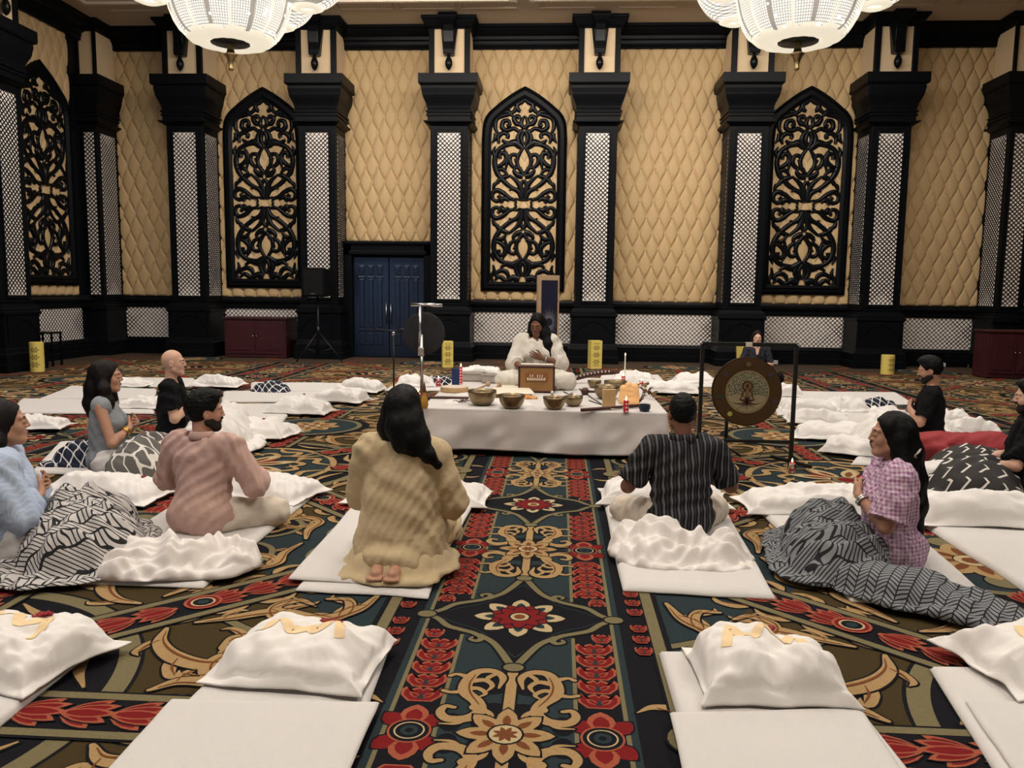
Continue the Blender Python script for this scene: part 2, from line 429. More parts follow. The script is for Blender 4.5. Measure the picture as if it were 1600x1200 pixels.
# rails (trim): chair rail, baseboard
def rail(name, axis, a0, a1, prof):
    """prof (d, z) closed outline; d = distance from the wall"""
    M = {'back': lambda a, d, z: (a, YB-d, z), 'left': lambda a, d, z: (XL+d, a, z), 'right': lambda a, d, z: (XR-d, a, z)}[axis]
    n = len(prof); b = MB(); v = [M(a0, d, z) for d, z in prof]+[M(a1, d, z) for d, z in prof]
    b.add(v, [tuple(range(n)), tuple(range(n, 2*n))[::-1]]+[(i, i+n, (i+1) % n+n, (i+1) % n) for i in range(n)])
    return struct(b.build(name, BLACK))
CHAIR = [(0, 1.03), (.13, 1.03), (.14, 1.06), (.12, 1.08), (.12, 1.14), (.16, 1.16), (.17, 1.20), (.15, 1.22), (.10, 1.24), (.08, 1.28), (0, 1.28)]
BASEB = [(0, 0), (.20, 0), (.20, .13), (.175, .15), (.175, .25), (.15, .27), (.16, .30), (.14, .33), (.115, .37), (0, .37)]
CORN = [(0, 6.50), (.095, 6.50), (.11, 6.53), (.10, 6.55), (.12, 6.59), (.13, 6.65), (.18, 6.67), (.19, 6.73), (.28, 6.76), (.33, 6.81), (.36, 6.85), (.42, 6.86), (.42, ZC), (0, ZC)]
n = 0
for nm, ax, a0, a1 in (('a', 'back', XL, -5.0), ('b', 'back', -2.5, XR), ('c', 'left', -4.9, YB), ('d', 'right', -4.9, YB)):
    n += 1; rail('trim_%d' % n, ax, a0, a1, CHAIR)
for nm, ax, a0, a1 in (('left', 'back', XL, -4.5), ('right', 'back', -2.6, XR)): rail('baseboard_back_'+nm, ax, a0, a1, BASEB)
rail('baseboard_left', 'left', -4.9, YB, BASEB); rail('baseboard_right', 'right', -4.9, YB, BASEB)
for ax, a0, a1 in (('back', XL, XR), ('left', -4.9, YB), ('right', -4.9, YB)):
    n += 1; rail('trim_%d' % n, ax, a0, a1, CORN)

# ------------------------------------------------------------------ carved arched screens
def sweep(b, path, wid, M, hgt=.05, mi=0, flat=0.0):
    """raised, rounded ribbon along a 2D path (x, z)"""
    P = catmull(path, 7); n = len(P); s = np.linspace(0, 1, n)
    W = np.interp(s, np.linspace(0, 1, len(wid)), wid)
    T = np.gradient(P, axis=0); T /= np.linalg.norm(T, axis=1)[:, None]+1e-9; N = np.stack([-T[:, 1], T[:, 0]], 1)
    prof = [(-1, 0), (-.92, .45), (-.55, .85), (0, 1), (.55, .85), (.92, .45), (1, 0)]
    v = []
    for i in range(n):
        for a, h in prof:
            q = P[i]+N[i]*a*W[i]*.5; v.append(M(q[0], .004+h*hgt*min(1, W[i]/.04), q[1]))
    k = len(prof)
    f = [(i*k+j, i*k+j+1, (i+1)*k+j+1, (i+1)*k+j) for i in range(n-1) for j in range(k-1)]
    b.add(v, f, mi)
def spiral(cx, cz, r0, r1, a0, a1, n=12):
    return [(cx+(r0+(r1-r0)*t)*math.cos(a0+(a1-a0)*t), cz+(r0+(r1-r0)*t)*math.sin(a0+(a1-a0)*t)) for t in np.linspace(0, 1, n)]
def fretwork(b, M, H):
    """half design (x>0), mirrored about x=0; origin at the middle of the cartouche; H half height scale"""
    L = []
    def add(path, w): L.append((path, w))
    for up in (1, -1):
        k = up
        # central stem lens and tulip
        add([(0.0, .62*k), (.13, .82*k), (.13, 1.0*k), (.02, 1.2*k)], [.05, .055, .05, .04])
        add([(0.03, .12*k), (.05, .30*k), (.12, .46*k), (.30, .62*k)], [.05, .08, .06, .03])
        add([(0.05, .12*k), (.10, .26*k), (.21, .33*k), (.30, .30*k)], [.05, .07, .05, .02])
        add([(0.0, .52*k), (.05, .42*k), (.03, .30*k), (0.02, .2*k)], [.05, .05, .03, .02])
        add([(0.02, .60*k), (.12, .62*k), (.20, .70*k), (.18, .80*k)], [.08, .08, .05, .02])
        # big side sweep framing the oval
        add([(.16, .30*k), (.36, .44*k), (.55, .66*k), (.61, .90*k), (.55, 1.12*k), (.40, 1.24*k), (.22, 1.26*k)], [.05, .06, .07, .07, .06, .06, .04])
        add([(.30, .60*k), (.40, .58*k), (.52, .50*k), (.60, .40*k)], [.04, .07, .06, .02])
        # side volutes beside the cartouche
        add([(.14, .10*k), (.28, .13*k), (.42, .24*k), (.56, .30*k), (.65, .22*k), (.63, .10*k), (.54, .07*k), (.49, .14*k), (.53, .19*k)], [.03, .05, .06, .06, .06, .05, .05, .04, .05])
        add([(.30, .07*k), (.38, .12*k), (.46, .10*k), (.44, .03*k)], [.03, .07, .08, .04])
        add([(.64, .30*k), (.60, .42*k), (.50, .46*k)], [.02, .06, .02])
        # inner volutes around the lens
        add([(.05, .76*k), (.22, .80*k), (.30, .92*k), (.26, 1.04*k), (.16, 1.04*k), (.14, .95*k), (.20, .92*k)], [.03, .05, .06, .05, .05, .04, .05])
        add([(.58, .80*k), (.46, .84*k), (.37, .95*k), (.40, 1.08*k), (.50, 1.06*k), (.50, .97*k)], [.03, .06, .06, .06, .05, .05])
        add([(.38, .72*k), (.36, .86*k), (.34, 1.0*k), (.42, 1.18*k)], [.02, .05, .05, .02])
        add([(.60, .98*k), (.64, 1.1*k), (.60, 1.22*k)], [.03, .05, .02])
        add([(.34, .62*k), (.44, .74*k), (.58, .72*k)], [.03, .06, .03])
        # stem crossing to the next cluster
        add([(0.02, 1.16*k), (.10, 1.24*k), (.20, 1.30*k), (.34, 1.28*k), (.46, 1.36*k)], [.05, .09, .10, .07, .03])
        add([(0.01, 1.24*k), (.06, 1.36*k), (.04, 1.48*k), (0.0, 1.54*k)], [.04, .05, .05, .03])
        add([(.10, 1.24*k), (.14, 1.38*k), (.10, 1.50*k), (.04, 1.56*k)], [.04, .06, .05, .03])
    # top cluster, only upwards
    add([(0.02, 1.54), (.12, 1.54), (.22, 1.60), (.36, 1.56), (.46, 1.62), (.44, 1.74), (.34, 1.76), (.30, 1.67), (.37, 1.65)], [.07, .05, .05, .06, .06, .06, .05, .04, .05])
    add([(0.0, 1.60), (.07, 1.68), (.05, 1.78), (0.0, 1.86)], [.05, .06, .05, .02])
    add([(.05, 1.66), (.16, 1.70), (.22, 1.80), (.14, 1.86), (.10, 1.80)], [.03, .07, .06, .05, .05])
    add([(.52, 1.46), (.60, 1.60), (.58, 1.78), (.46, 1.86), (.30, 1.90), (.20, 1.98), (.16, 2.10), (.24, 2.12)], [.03, .05, .06, .06, .05, .05, .06, .05])
    add([(0.0, 2.20), (.08, 2.14), (.16, 2.08), (.13, 1.98), (.08, 1.96)], [.04, .06, .06, .05, .04])
    add([(.24, 1.84), (.33, 1.94), (.44, 1.92)], [.03, .07, .02])
    add([(.66, 1.30), (.60, 1.40), (.62, 1.5)], [.02, .06, .02])
    add([(.52, 1.28), (.54, 1.42), (.44, 1.50), (.34, 1.46), (.36, 1.39)], [.03, .06, .06, .05, .05])
    # bottom cluster
    add([(.06, -1.62), (.20, -1.58), (.34, -1.64), (.48, -1.56), (.58, -1.64)], [.10, .09, .06, .06, .03])
    add([(.28, -1.66), (.32, -1.48), (.44, -1.42), (.56, -1.50), (.52, -1.58)], [.03, .06, .06, .05, .05])
    add([(.62, -1.30), (.60, -1.44), (.66, -1.56), (.62, -1.66)], [.02, .05, .05, .03])
    for path, wd in L:
        wd = [q*1.6+.008 for q in wd]
        for sx in (1, -1): sweep(b, [(sx*x, z*H) for x, z in path], wd, M, .045)
    # cartouche
    ring = [(.17, .0), (.155, .05), (.20, .09), (.15, .12), (.08, .095), (0, .105), (-.08, .095), (-.15, .12), (-.20, .09), (-.155, .05),
            (-.17, 0), (-.155, -.05), (-.20, -.09), (-.15, -.12), (-.08, -.095), (0, -.105), (.08, -.095), (.15, -.12), (.20, -.09), (.155, -.05), (.17, 0)]
    sweep(b, ring, [.05, .05], M, .05)
def arch_outline(w, z0, zs, zt, n=10):
    """pointed arch outline, ccw from lower left; zs spring height, zt tip"""
    pts = [(-w, z0), (w, z0), (w, zs)]
    for x, zz in ((.985, .20), (.96, .32), (.91, .42), (.83, .51), (.72, .59), (.58, .69), (.44, .78), (.30, .86), (.15, .935), (.05, .98), (0, 1.0)):
        pts.append((x*w, zs+(zt-zs)*zz))
    right = pts[2:]
    left = [(-x, z) for x, z in right[:-1]][::-1]
    return pts+left
def screen(name, M, label):
    root = empty(name, M(0, 0, 1.48), 0, label, 'screen', 'arched carved wall screens')
    o = Vector(M(0, 0, 1.48))
    Mm = lambda x, d, z: tuple(Vector(M(x, d, z))-o)
    A = arch_outline(.90, 1.48, 4.70, 5.75); B = arch_outline(.84, 1.54, 4.69, 5.67); C = arch_outline(.76, 1.62, 4.67, 5.57); D = arch_outline(.70, 1.68, 4.66, 5.49)
    b = MB(); n = len(A)
    loops = [(A, .02), (A, .10), (B, .14), (B, .11), (C, .11), (C, .14), (D, .10), (D, .03)]
    v = [Mm(x, d, z) for L_, d in loops for x, z in L_]
    f = [(i*n+k, i*n+(k+1) % n, (i+1)*n+(k+1) % n, (i+1)*n+k) for i in range(len(loops)-1) for k in range(n)]
    b.add(v, f); b.build('arch_frame', BLACK, root)
    b = MB(); b.add([Mm(x, .055, z) for x, z in D], [tuple(range(n))]); b.build('backing_cloth', INSET, root)
    b = MB(); fretwork(b, lambda x, d, z: Mm(x*1.03, .055+d, 3.32+z*.985), 1.0)
    b.build('carved_fretwork', BLACKM, root, True)
    return root
screen('carved_screen', Mback(-6.42), 'Tall pointed-arch carved black screen on the rear wall, left of the loudspeaker')
screen('carved_screen', Mback(-0.80), 'Tall pointed-arch carved black screen in the middle of the rear wall, behind the player')
screen('carved_screen', Mback(5.10), 'Tall pointed-arch carved black screen on the rear wall, above and right of the painted gong')
screen('carved_screen', Mleft(15.28), 'Tall pointed-arch carved black screen on the left side wall, seen at a slant')

# ------------------------------------------------------------------ double doors
DOORM = mat('navy_black_lacquer', (0.006, 0.011, 0.022), 0.24)
dr = struct(empty('door_1', (-3.68, YB-.05, 0)))
b = MB()
b.box(-1.02, -.78, -.30, .0, 0, 2.50); b.box(.78, 1.02, -.30, 0, 0, 2.50); b.box(-1.02, 1.02, -.30, 0, 2.2, 2.50)
b.box(-1.02, 1.02, -.36, 0, 2.44, 2.50); b.box(-.84, .84, -.33, 0, 2.22, 2.30); b.build('door_frame', BLACK, dr, bevel=.01)
for sd in (-1, 1):
    b = MB(); x0, x1 = sorted((sd*.006, sd*.775)); b.box(x0, x1, -.16, -.09, .02, 2.17)
    wv = .775; cxm = sd*.39
    for k in (-1, 0, 1):
        cx = cxm+k*.195; hw_ = .062
        for (q0, q1) in ((1.78, 2.02), (.62, 1.70), (.28, .55)):
            pass
        b.box(cx-hw_, cx+hw_, -.185, -.16, 1.80, 2.0); b.box(cx-hw_*.6, cx+hw_*.6, -.20, -.185, 1.84, 1.97)
        b.box(cx-hw_-.015, cx+hw_+.015, -.19, -.16, 1.71, 1.76)
        b.box(cx-hw_*.75, cx+hw_*.75, -.195, -.16, .66, 1.70)
        b.box(cx-hw_-.015, cx+hw_+.015, -.19, -.16, .58, .63)
        b.box(cx-hw_, cx+hw_, -.185, -.16, .28, .54)
    leaf = b.build('door_leaf', DOORM, dr, bevel=.012)
    h = MB(); h.tube([(sd*.05, -.22, .75), (sd*.05, -.22, 1.18)], .012); h.tube([(sd*.05, -.22, .80), (sd*.05, -.16, .80)], .008); h.tube([(sd*.05, -.22, 1.14), (sd*.05, -.16, 1.14)], .008)
    h.build('door_handle', mat('dull_steel', (.35, .37, .4), .3, 1.0), leaf, True)
# ================================================================== CARPET
def cmat(name, col): return mat(name, col, 0.95, noise=(90, 0.22), bump=(700, 0.5), spec=0.1)
C_BLK, C_TEAL, C_OLV, C_TAN, C_RED, C_ORG, C_BRN, C_CRM, C_PLAIN, C_RUST = range(10)
CARP = [cmat('carpet_black', (.008, .008, .011)), cmat('carpet_teal', (.022, .036, .040)), cmat('carpet_olive', (.17, .145, .075)),
        cmat('carpet_tan', (.36, .235, .105)), cmat('carpet_red', (.175, .012, .013)), cmat('carpet_orange', (.32, .085, .045)),
        cmat('carpet_olive_brown', (.052, .036, .013)), cmat('carpet_cream', (.46, .36, .20)), cmat('carpet_plain_border', (.060, .043, .028)),
        cmat('carpet_rust', (.16, .055, .02))]
class Art:
    def __init__(s): s.P = []      # (pts (n,2), faces list, material, layer)
    def poly(s, pts, m, l): 
        pts = np.asarray(pts, float); s.P.append((pts, [tuple(range(len(pts)))], m, l))
    def disc(s, c, r, m, l, n=18, ry=None, out=0):
        if out: s.disc(c, r+out, C_BLK, l-.5, n, (ry or r)+out)
        a = np.linspace(0, 2*PI, n, endpoint=False)
        s.poly(np.stack([c[0]+r*np.cos(a), c[1]+(ry or r)*np.sin(a)], 1), m, l)
    def ring(s, c, r0, r1, a0, a1, m, l, n=28):
        a = np.linspace(a0, a1, n); p = np.concatenate([np.stack([c[0]+r*np.cos(a), c[1]+r*np.sin(a)], 1) for r in (r0, r1)])
        s.P.append((p, [(i, i+1, n+i+1, n+i) for i in range(n-1)], m, l))
    def stroke(s, path, wid, m, l, out=.010, k=5, raw=False):
        P = np.asarray(path, float) if raw else catmull(path, k); n = len(P); t = np.linspace(0, 1, n)
        W = np.interp(t, np.linspace(0, 1, len(wid)), wid); T = np.gradient(P, axis=0); T /= np.linalg.norm(T, axis=1)[:, None]+1e-9
        N = np.stack([-T[:, 1], T[:, 0]], 1); f = [(i, i+1, n+i+1, n+i) for i in range(n-1)]
        if out:
            w2 = W/2+out; s.P.append((np.concatenate([P+N*w2[:, None], P-N*w2[:, None]]), f, C_BLK, l-.5))
            for e in (0, -1): s.disc(P[e], w2[e], C_BLK, l-.5, 8)
        s.P.append((np.concatenate([P+N*W[:, None]/2, P-N*W[:, None]/2]), f, m, l))
        for e in (0, -1):
            if W[e] > .012: s.disc(P[e], W[e]/2, m, l, 8)
    def petal(s, c, ang, r0, r1, w, m, l, out=.008, tip=1.0):
        """leaf from radius r0 to r1"""
        t = np.array([0, .18, .42, .68, .88, 1.0]); ww = np.array([.35, .75, 1.0, .85, .45, 0.0])*w/2; rr = r0+(r1-r0)*t
        def pts(o): 
            R_ = np.concatenate([rr, rr[-2::-1]]); S_ = np.concatenate([ww+o, -(ww+o)[-2::-1]]); S_[len(rr)-1] = 0
            R_ = R_.copy(); R_[len(rr)-1] += o*1.5; R_[0] -= o; R_[-1] -= o
            ca, sa = math.cos(ang), math.sin(ang)
            return np.stack([c[0]+R_*ca-S_*sa, c[1]+R_*sa+S_*ca], 1)
        if out: s.poly(pts(out), C_BLK, l-.5)
        s.poly(pts(0), m, l)
    def flower(s, c, n, r0, r1, w, m, l, a0=0.0, heart=C_RUST, hr=None, vein=None):
        for k in range(n):
            a = a0+2*PI*k/n; s.petal(c, a, r0, r1, w, m, l)
            if vein is not None: s.petal(c, a, r0*1.2+.01, r0+(r1-r0)*.72, w*.35, vein, l+.6, 0)
        if hr: s.disc(c, hr, heart, l+1.2, 14, out=.008)
    def lotus(s, c, w, h, l, d=1):
        """row lotus opening towards +v (d=1)"""
        u, v = c; hw = w/2
        P = lambda q: [(u+x*hw, v+y*h*d) for x, y in q]
        full = [(-.55, -.5), (.55, -.5), (.95, -.1), (1.0, .30), (.82, .5), (.62, .22), (.42, .40), (.16, .5), (0, .30), (-.16, .5), (-.42, .40), (-.62, .22), (-.82, .5), (-1.0, .30), (-.95, -.1)]
        # star-shaped outline drawn as a fan round the centre
        def fan(pts, m, l_):
            p = np.array([(u, v-.1*h*d)]+pts); n = len(pts); s.P.append((p, [(0, 1+i, 1+(i+1) % n) for i in range(n)], m, l_))
        fan(P(full), C_ORG, l)
        fan([(u+x*hw*.86, v+(y*.80-.03)*h*d) for x, y in full], C_RED, l+.5)
        for sx in (-1, 1): s.petal((u, v-.32*h*d), PI/2*d+sx*.78*d, h*.1, h*.62, h*.26, C_ORG, l+.8, 0)
        for sx in (-1, 1): s.petal((u, v-.32*h*d), PI/2*d+sx*.78*d, h*.14, h*.50, h*.15, C_RED, l+1.0, 0)
        s.poly(P([(-.16, -.30), (.16, -.30), (.0, .12)]), C_TEAL, l+1.1)
    def tulip(s, c, ang, L, w, l):
        base = (c[0]-math.cos(ang)*L*.5, c[1]-math.sin(ang)*L*.5)
        for k, (da, ll) in enumerate(((.60, .86), (-.60, .86), (.30, .98), (-.30, .98), (0, 1.02))):
            s.petal(base, ang+da, -.01, L*ll, w*.34, C_ORG, l+.1+.3*k, .006)
            s.petal(base, ang+da, .01, L*ll*.84, w*.25, C_RED, l+.2+.3*k, 0)
    def acan(s, path, wd, n, side, L, l=3.0, m=None, t0=.12, t1=.8):
        """scroll with leaves springing from one side"""
        m = C_TAN if m is None else m
        P = catmull(path, 8); T = np.gradient(P, axis=0); T /= np.linalg.norm(T, axis=1)[:, None]+1e-9; N = np.stack([-T[:, 1], T[:, 0]], 1)*side
        for i in range(n):
            t = t0+(t1-t0)*i/max(1, n-1); k = int(t*(len(P)-1)); p, tt, nn = P[k], T[k], N[k]; q = L*(.7+.45*math.sin(PI*(i+.6)/n))
            s.stroke([p, p+tt*q*.30+nn*q*.34, p+tt*q*.75+nn*q*.62, p+tt*q*1.05+nn*q*.50], [q*.34, q*.36, q*.24, .004], m, l+.6*(i % 2)*0+.01*i, .009)
            s.stroke([p+tt*q*.1, p+tt*q*.36+nn*q*.32, p+tt*q*.80+nn*q*.54], [.004, q*.07, .003], C_RUST, l+1.3, 0)
        s.stroke(path, wd, m, l+.8, .009, 8)
        off_ = [max(.004, w_*.16) for w_ in wd]
        s.stroke([tuple(P[k]-N[k]*np.interp(k/(len(P)-1), np.linspace(0, 1, len(wd)), wd)*.22) for k in range(2, len(P)-2, 5)], off_, C_RUST, l+1.6, 0)

A = Art()          # runner, half (u>0) and half period (w = 0..0.96)
H_ = .965
def rect(a, u0, u1, v0, v1, m, l): a.poly([(u0, v0), (u1, v0), (u1, v1), (u0, v1)], m, l)
rect(A, 0, .24, 0, H_, C_BLK, 1); rect(A, .24, .40, 0, H_, C_BLK, 1)
A.poly([(.228, .19), (.228, H_), (0, H_), (0, .49), (.03, .43), (.08, .33), (.13, .25)], C_TEAL, 1.2)
for c_, rx, ry in (((.07, .62), .075, .085), ((.05, .86), .085, .10), ((.19, .90), .04, .06)): A.disc(c_, rx, C_BLK, 1.4, 20, ry)
rect(A, .228, .243, .20, H_, C_OLV, 1.6); rect(A, .398, .414, 0, H_, C_OLV, 1.6); rect(A, .414, .440, 0, H_, C_TEAL, 1.6); rect(A, .44, .49, 0, H_, C_BLK, 1.6)
for k, w0 in enumerate((.30, .405, .51, .615, .72)): A.lotus((.320, w0), .156, .104, 2+w0*.3, -1)
A.lotus((.355, .195), .085, .085, 2, -1)
A.petal((.32, H_), -PI/2, .05, .17, .10, C_ORG, 2.5); A.petal((.32, H_), -PI/2-.75, .05, .15, .08, C_RED, 2.4); A.petal((.32, H_), -PI/2+.75, .05, .15, .08, C_RED, 2.4)
A.petal((.32, H_), -PI/2, .055, .14, .06, C_RED, 3.1, 0)
for r, m, l in ((.074, C_ORG, 3.6), (.066, C_BLK, 4), (.052, C_CRM, 4.4), (.046, C_BLK, 4.8), (.030, C_TEAL, 5.2), (.014, C_BLK, 5.6)): A.ring((.32, H_), 0, r, PI, 2*PI, m, l, 14)
A.stroke([(.42, .0), (.36, .05), (.31, .12), (.25, .155), (.19, .185), (.15, .23), (.165, .262), (.195, .25), (.19, .228)], [.03, .03, .03, .028, .028, .028, .02, .014], C_OLV, 4)
A.stroke([(.16, .205), (.10, .27), (.06, .35), (.02, .45), (.0, .48)], [.03, .03, .032, .03], C_OLV, 4)
A.stroke([(.40, .0), (.34, .035), (.28, .085), (.20, .13), (.13, .20), (.07, .29), (.0, .40)], [.006, .006], C_TEAL, 2.8, 0)
A.disc((.42, 0), .042, C_OLV, 5, 16, .036, .010); A.disc((0, .49), .04, C_OLV, 5, 16, .032, .010)
# red flower
for k in range(8):
    a = k*PI/4
    A.petal((0, 0), a, .08, .205, .085, C_CRM, 3.0); A.petal((0, 0), a, .08, .16, .045, C_TEAL, 3.6, 0)
    A.petal((0, 0), a+PI/8, .02, .135, .075, C_RED, 4.0); A.petal((0, 0), a, .02, .12, .06, C_RED, 4.6)
A.disc((0, 0), .042, C_CRM, 6, 16, out=.008); A.disc((0, 0), .026, C_RUST, 6.6, 12)
# tan stem, flower and S scrolls
rect(A, 0, .02, .5, H_, C_TAN, 2.6); rect(A, .02, .028, .5, H_, C_BLK, 2.5)
for k in range(8):
    a = k*PI/4; A.petal((0, H_), a, .03, .165, .075, C_TAN, 4.2); A.petal((0, H_), a, .05, .12, .03, C_RUST, 5, 0)
A.disc((0, H_), .055, C_CRM, 5.6, 16, out=.008)
for k in range(8): A.petal((0, H_), k*PI/4+PI/8, 0, .045, .02, C_RUST, 6.2, 0)
A.stroke([(.045, .66), (.035, .575), (.075, .525), (.135, .535), (.165, .61), (.165, .69), (.115, .76), (.10, .825), (.14, .875), (.205, .88), (.235, .84), (.222, .80), (.19, .805)],
         [.008, .03, .034, .04, .05, .052, .05, .046, .044, .04, .032, .024, .018], C_TAN, 3.4, .009, 6)
for pth, wd in (([(.15, .61), (.10, .60), (.07, .64), (.09, .69)], [.034, .026, .02, .006]), ([(.16, .67), (.12, .665), (.09, .70), (.115, .73)], [.03, .024, .018, .006]),
                ([(.165, .58), (.21, .56), (.235, .575)], [.03, .018, .02]), ([(.17, .69), (.215, .70), (.245, .69)], [.03, .018, .02]),
                ([(.06, .545), (.09, .58), (.085, .62)], [.02, .022, .006]), ([(.12, .80), (.06, .84), (.05, .90)], [.04, .02, .004]), ([(.14, .87), (.17, .91), (.23, .915)], [.03, .016, .006])):
    A.stroke(pth, wd, C_TAN, 3.6, .007)
A.stroke([(.14, .56), (.155, .63), (.145, .70), (.105, .78)], [.004, .008, .008, .004], C_RUST, 4.2, 0)

Fd = Art()         # field, u .49..2.45, v 2.49..4.42 (quarter of the repeat), circle centre in the corner
CC = (2.45, 2.49)
rect(Fd, .49, 2.45, 2.49, 4.42, C_TEAL, 1)
Fd.ring(CC, 0, 1.80, PI/2, PI, C_BRN, 1.3, 30)
Fd.ring(CC, .76, 1.0, PI/2, PI, C_BLK, 2.0, 30); Fd.ring(CC, .99, 1.07, PI/2, PI, C_OLV, 2.4, 36); Fd.ring(CC, 1.07, 1.085, PI/2, PI, C_BLK, 2.4, 36)
Fd.ring(CC, 0, .76, PI/2, PI, C_TEAL, 2.1, 24); Fd.ring(CC, .72, .775, PI/2, PI, C_TAN, 2.4, 36)
# olive upright beside the runner, single lotus column
rect(Fd, .49, .56, 2.49, 4.42, C_BLK, 1.4)
rect(Fd, .565, .615, 2.49, 4.42, C_OLV, 3.2); rect(Fd, .555, .565, 2.49, 4.42, C_BLK, 3.2); rect(Fd, .615, .64, 2.49, 4.42, C_BLK, 3.1)
for vv in (3.14, 3.25, 3.36, 3.54, 3.65, 3.76): Fd.lotus((.522, vv), .075, .075, 4, 1)
# spokes
def spoke(ang, r0, r1, rose):
    ca, sa = math.cos(ang), math.sin(ang); P = lambda r, o: (CC[0]+r*ca-o*sa, CC[1]+r*sa+o*ca)
    def band(o0, o1, m, l): Fd.poly([P(r0, o0), P(r1, o0), P(r1, o1), P(r0, o1)], m, l)
    band(-.155, .155, C_BLK, 3.4)
    for sg in (-1, 1): band(sg*.10, sg*.142, C_OLV, 4.0)
    k = 0; r = r0+.08
    while r < r1-.05:
        if rose and abs(r-rose) < .10: r += .04; continue
        inward = rose and r < rose
        Fd.tulip(P(r, 0), ang if (not inward) else ang+PI, .185, .18, 4.6+.001*r); r += .175
    if rose:
        for rr, m, l in ((.085, C_ORG, 6.4), (.072, C_RED, 6.8), (.055, C_CRM, 7.2), (.045, C_BLK, 7.6), (.025, C_TEAL, 8)): Fd.disc(P(rose, 0), rr, m, l, 16)
spoke(PI, .78, 1.83, None); spoke(PI*.75, .74, 2.45, 1.39); spoke(PI/2, .78, 1.55, None)
Fd.disc((CC[0]+1.83*math.cos(PI), CC[1]), .09, C_OLV, 5, out=.01); Fd.disc((2.45, CC[1]+1.60), .09, C_OLV, 6, out=.01)
# acanthus scrolls (polar about the circle centre)
def pol(r, a): return (CC[0]+r*math.cos(a), CC[1]+r*math.sin(a))
for mid, sg in ((PI*.625, 1), (PI*.875, -1)):
    q = lambda r, t: pol(r, mid+sg*t)
    Fd.acan([q(1.18, .24), q(1.14, .12), q(1.20, -.02), q(1.34, -.10), q(1.48, -.06), q(1.50, .04), q(1.42, .07), q(1.37, .01)], [.02, .06, .085, .085, .07, .055, .04, .025], 5, 1*sg*-1, .15)
    Fd.acan([q(1.16, -.24), q(1.26, -.19), q(1.44, -.21), q(1.62, -.16), q(1.72, -.04), q(1.66, .06), q(1.57, .03), q(1.58, -.05)], [.02, .06, .08, .085, .07, .055, .04, .02], 5, -1*sg*-1, .14)
    Fd.acan([q(1.30, .24), q(1.46, .22), q(1.64, .20), q(1.80, .10), q(1.92, .12), q(1.96, .19), q(1.88, .22)], [.02, .06, .075, .07, .06, .045, .02], 4, -1*sg*-1, .13)
    if sg > 0: Fd.acan([q(1.84, -.22), q(1.90, -.10), q(2.04, -.03), q(2.18, -.08), q(2.16, -.16), q(2.08, -.15)], [.02, .055, .07, .06, .045, .02], 3, 1*sg, .12)
    for k, r in enumerate((1.16, 1.36, 1.58, 1.80)):
        for s2 in (1, -1):
            Fd.stroke([q(r, s2*.335), q(r+.06, s2*.29), q(r+.15, s2*.285), q(r+.21, s2*.31)], [.02, .05, .035, .004], C_TAN, 2.8+.01*k)
            Fd.stroke([q(r+.03, s2*.31), q(r+.14, s2*.288)], [.008, .004], C_RUST, 3.4, 0)
    # inside the ring
    Fd.stroke([q(.72, -.26), q(.60, -.10), q(.64, .12), q(.52, .22), q(.44, .05)], [.02, .06, .06, .05, .02], C_TAN, 3.0)
    Fd.stroke([q(.92, -.2), q(.86, 0), q(.92, .2)], [.01, .05, .01], C_TAN, 3.2)
    Fd.stroke([q(.40, -.5), q(.50, -.2), q(.36, .15), (CC[0]+.0, CC[1]+.0)], [.02, .06, .05, .02], C_TAN, 3.1)
    Fd.petal(CC, mid, .10, .44, .13, C_CRM, 3.5); Fd.petal(CC, mid, .14, .34, .06, C_RUST, 4, 0); Fd.petal(CC, mid+sg*.39, .08, .32, .10, C_RED, 3.4)
    Fd.stroke([q(.70, .30), q(.56, .34), q(.50, .26), q(.58, .20)], [.02, .05, .04, .02], C_TAN, 3.1)
# tan flower on the outer mirror corner with curving olive frame
FC = (2.45, 4.42)
Fd.ring(FC, 0, .50, PI, 1.5*PI, C_TEAL, 5, 18); Fd.ring(FC, .47, .52, PI, 1.5*PI, C_OLV, 5.4, 22); Fd.ring(FC, .52, .60, PI, 1.5*PI, C_BLK, 4.6, 22)
Fd.flower(FC, 8, .05, .30, .17, C_TAN, 6.2, 0, C_CRM, .09, C_RUST); Fd.disc(FC, .05, C_RUST, 8.4)
Fd.disc(CC, .11, C_OLV, 5, 20, out=.01); Fd.disc(CC, .07, C_RED, 5.5, 16)
# scrolls between the diagonal and the runner (v near 4.42) and near (0.9, 3.0)
for c_, sgn in (((.98, 4.22), 1), ((.86, 3.02), 1), ((1.62, 4.16), 1)):
    Fd.disc(c_, .20, C_BLK, 3.0, 20); Fd.ring(c_, .20, .235, 0, 2*PI, C_OLV, 3.3, 28)
    Fd.stroke([(c_[0]+r*math.cos(a), c_[1]+r*math.sin(a)*sgn) for r, a in zip(np.linspace(.17, .03, 12), np.linspace(0, 3.2*PI, 12))], [.03, .03, .02], C_TAN, 3.8, .0)
Fd.acan([(.68, 4.38), (.72, 4.12), (.72, 3.96), (.82, 3.84), (.94, 3.88), (.94, 3.99), (.86, 4.0)], [.02, .05, .06, .07, .05, .04, .02], 4, -1, .12)
Fd.acan([(.68, 2.80), (.82, 2.72), (1.0, 2.72), (1.16, 2.82), (1.16, 2.95), (1.06, 2.97)], [.02, .06, .07, .06, .05, .02], 4, -1, .11)
Fd.acan([(.68, 3.66), (.74, 3.46), (.88, 3.34), (1.06, 3.34), (1.12, 3.46), (1.04, 3.54), (.96, 3.50)], [.02, .06, .08, .08, .06, .045, .02], 5, 1, .13)
Fd.stroke([(.64, 3.20), (.86, 3.28), (1.10, 3.20), (1.28, 3.30)], [.04, .045, .045, .04], C_OLV, 2.8)
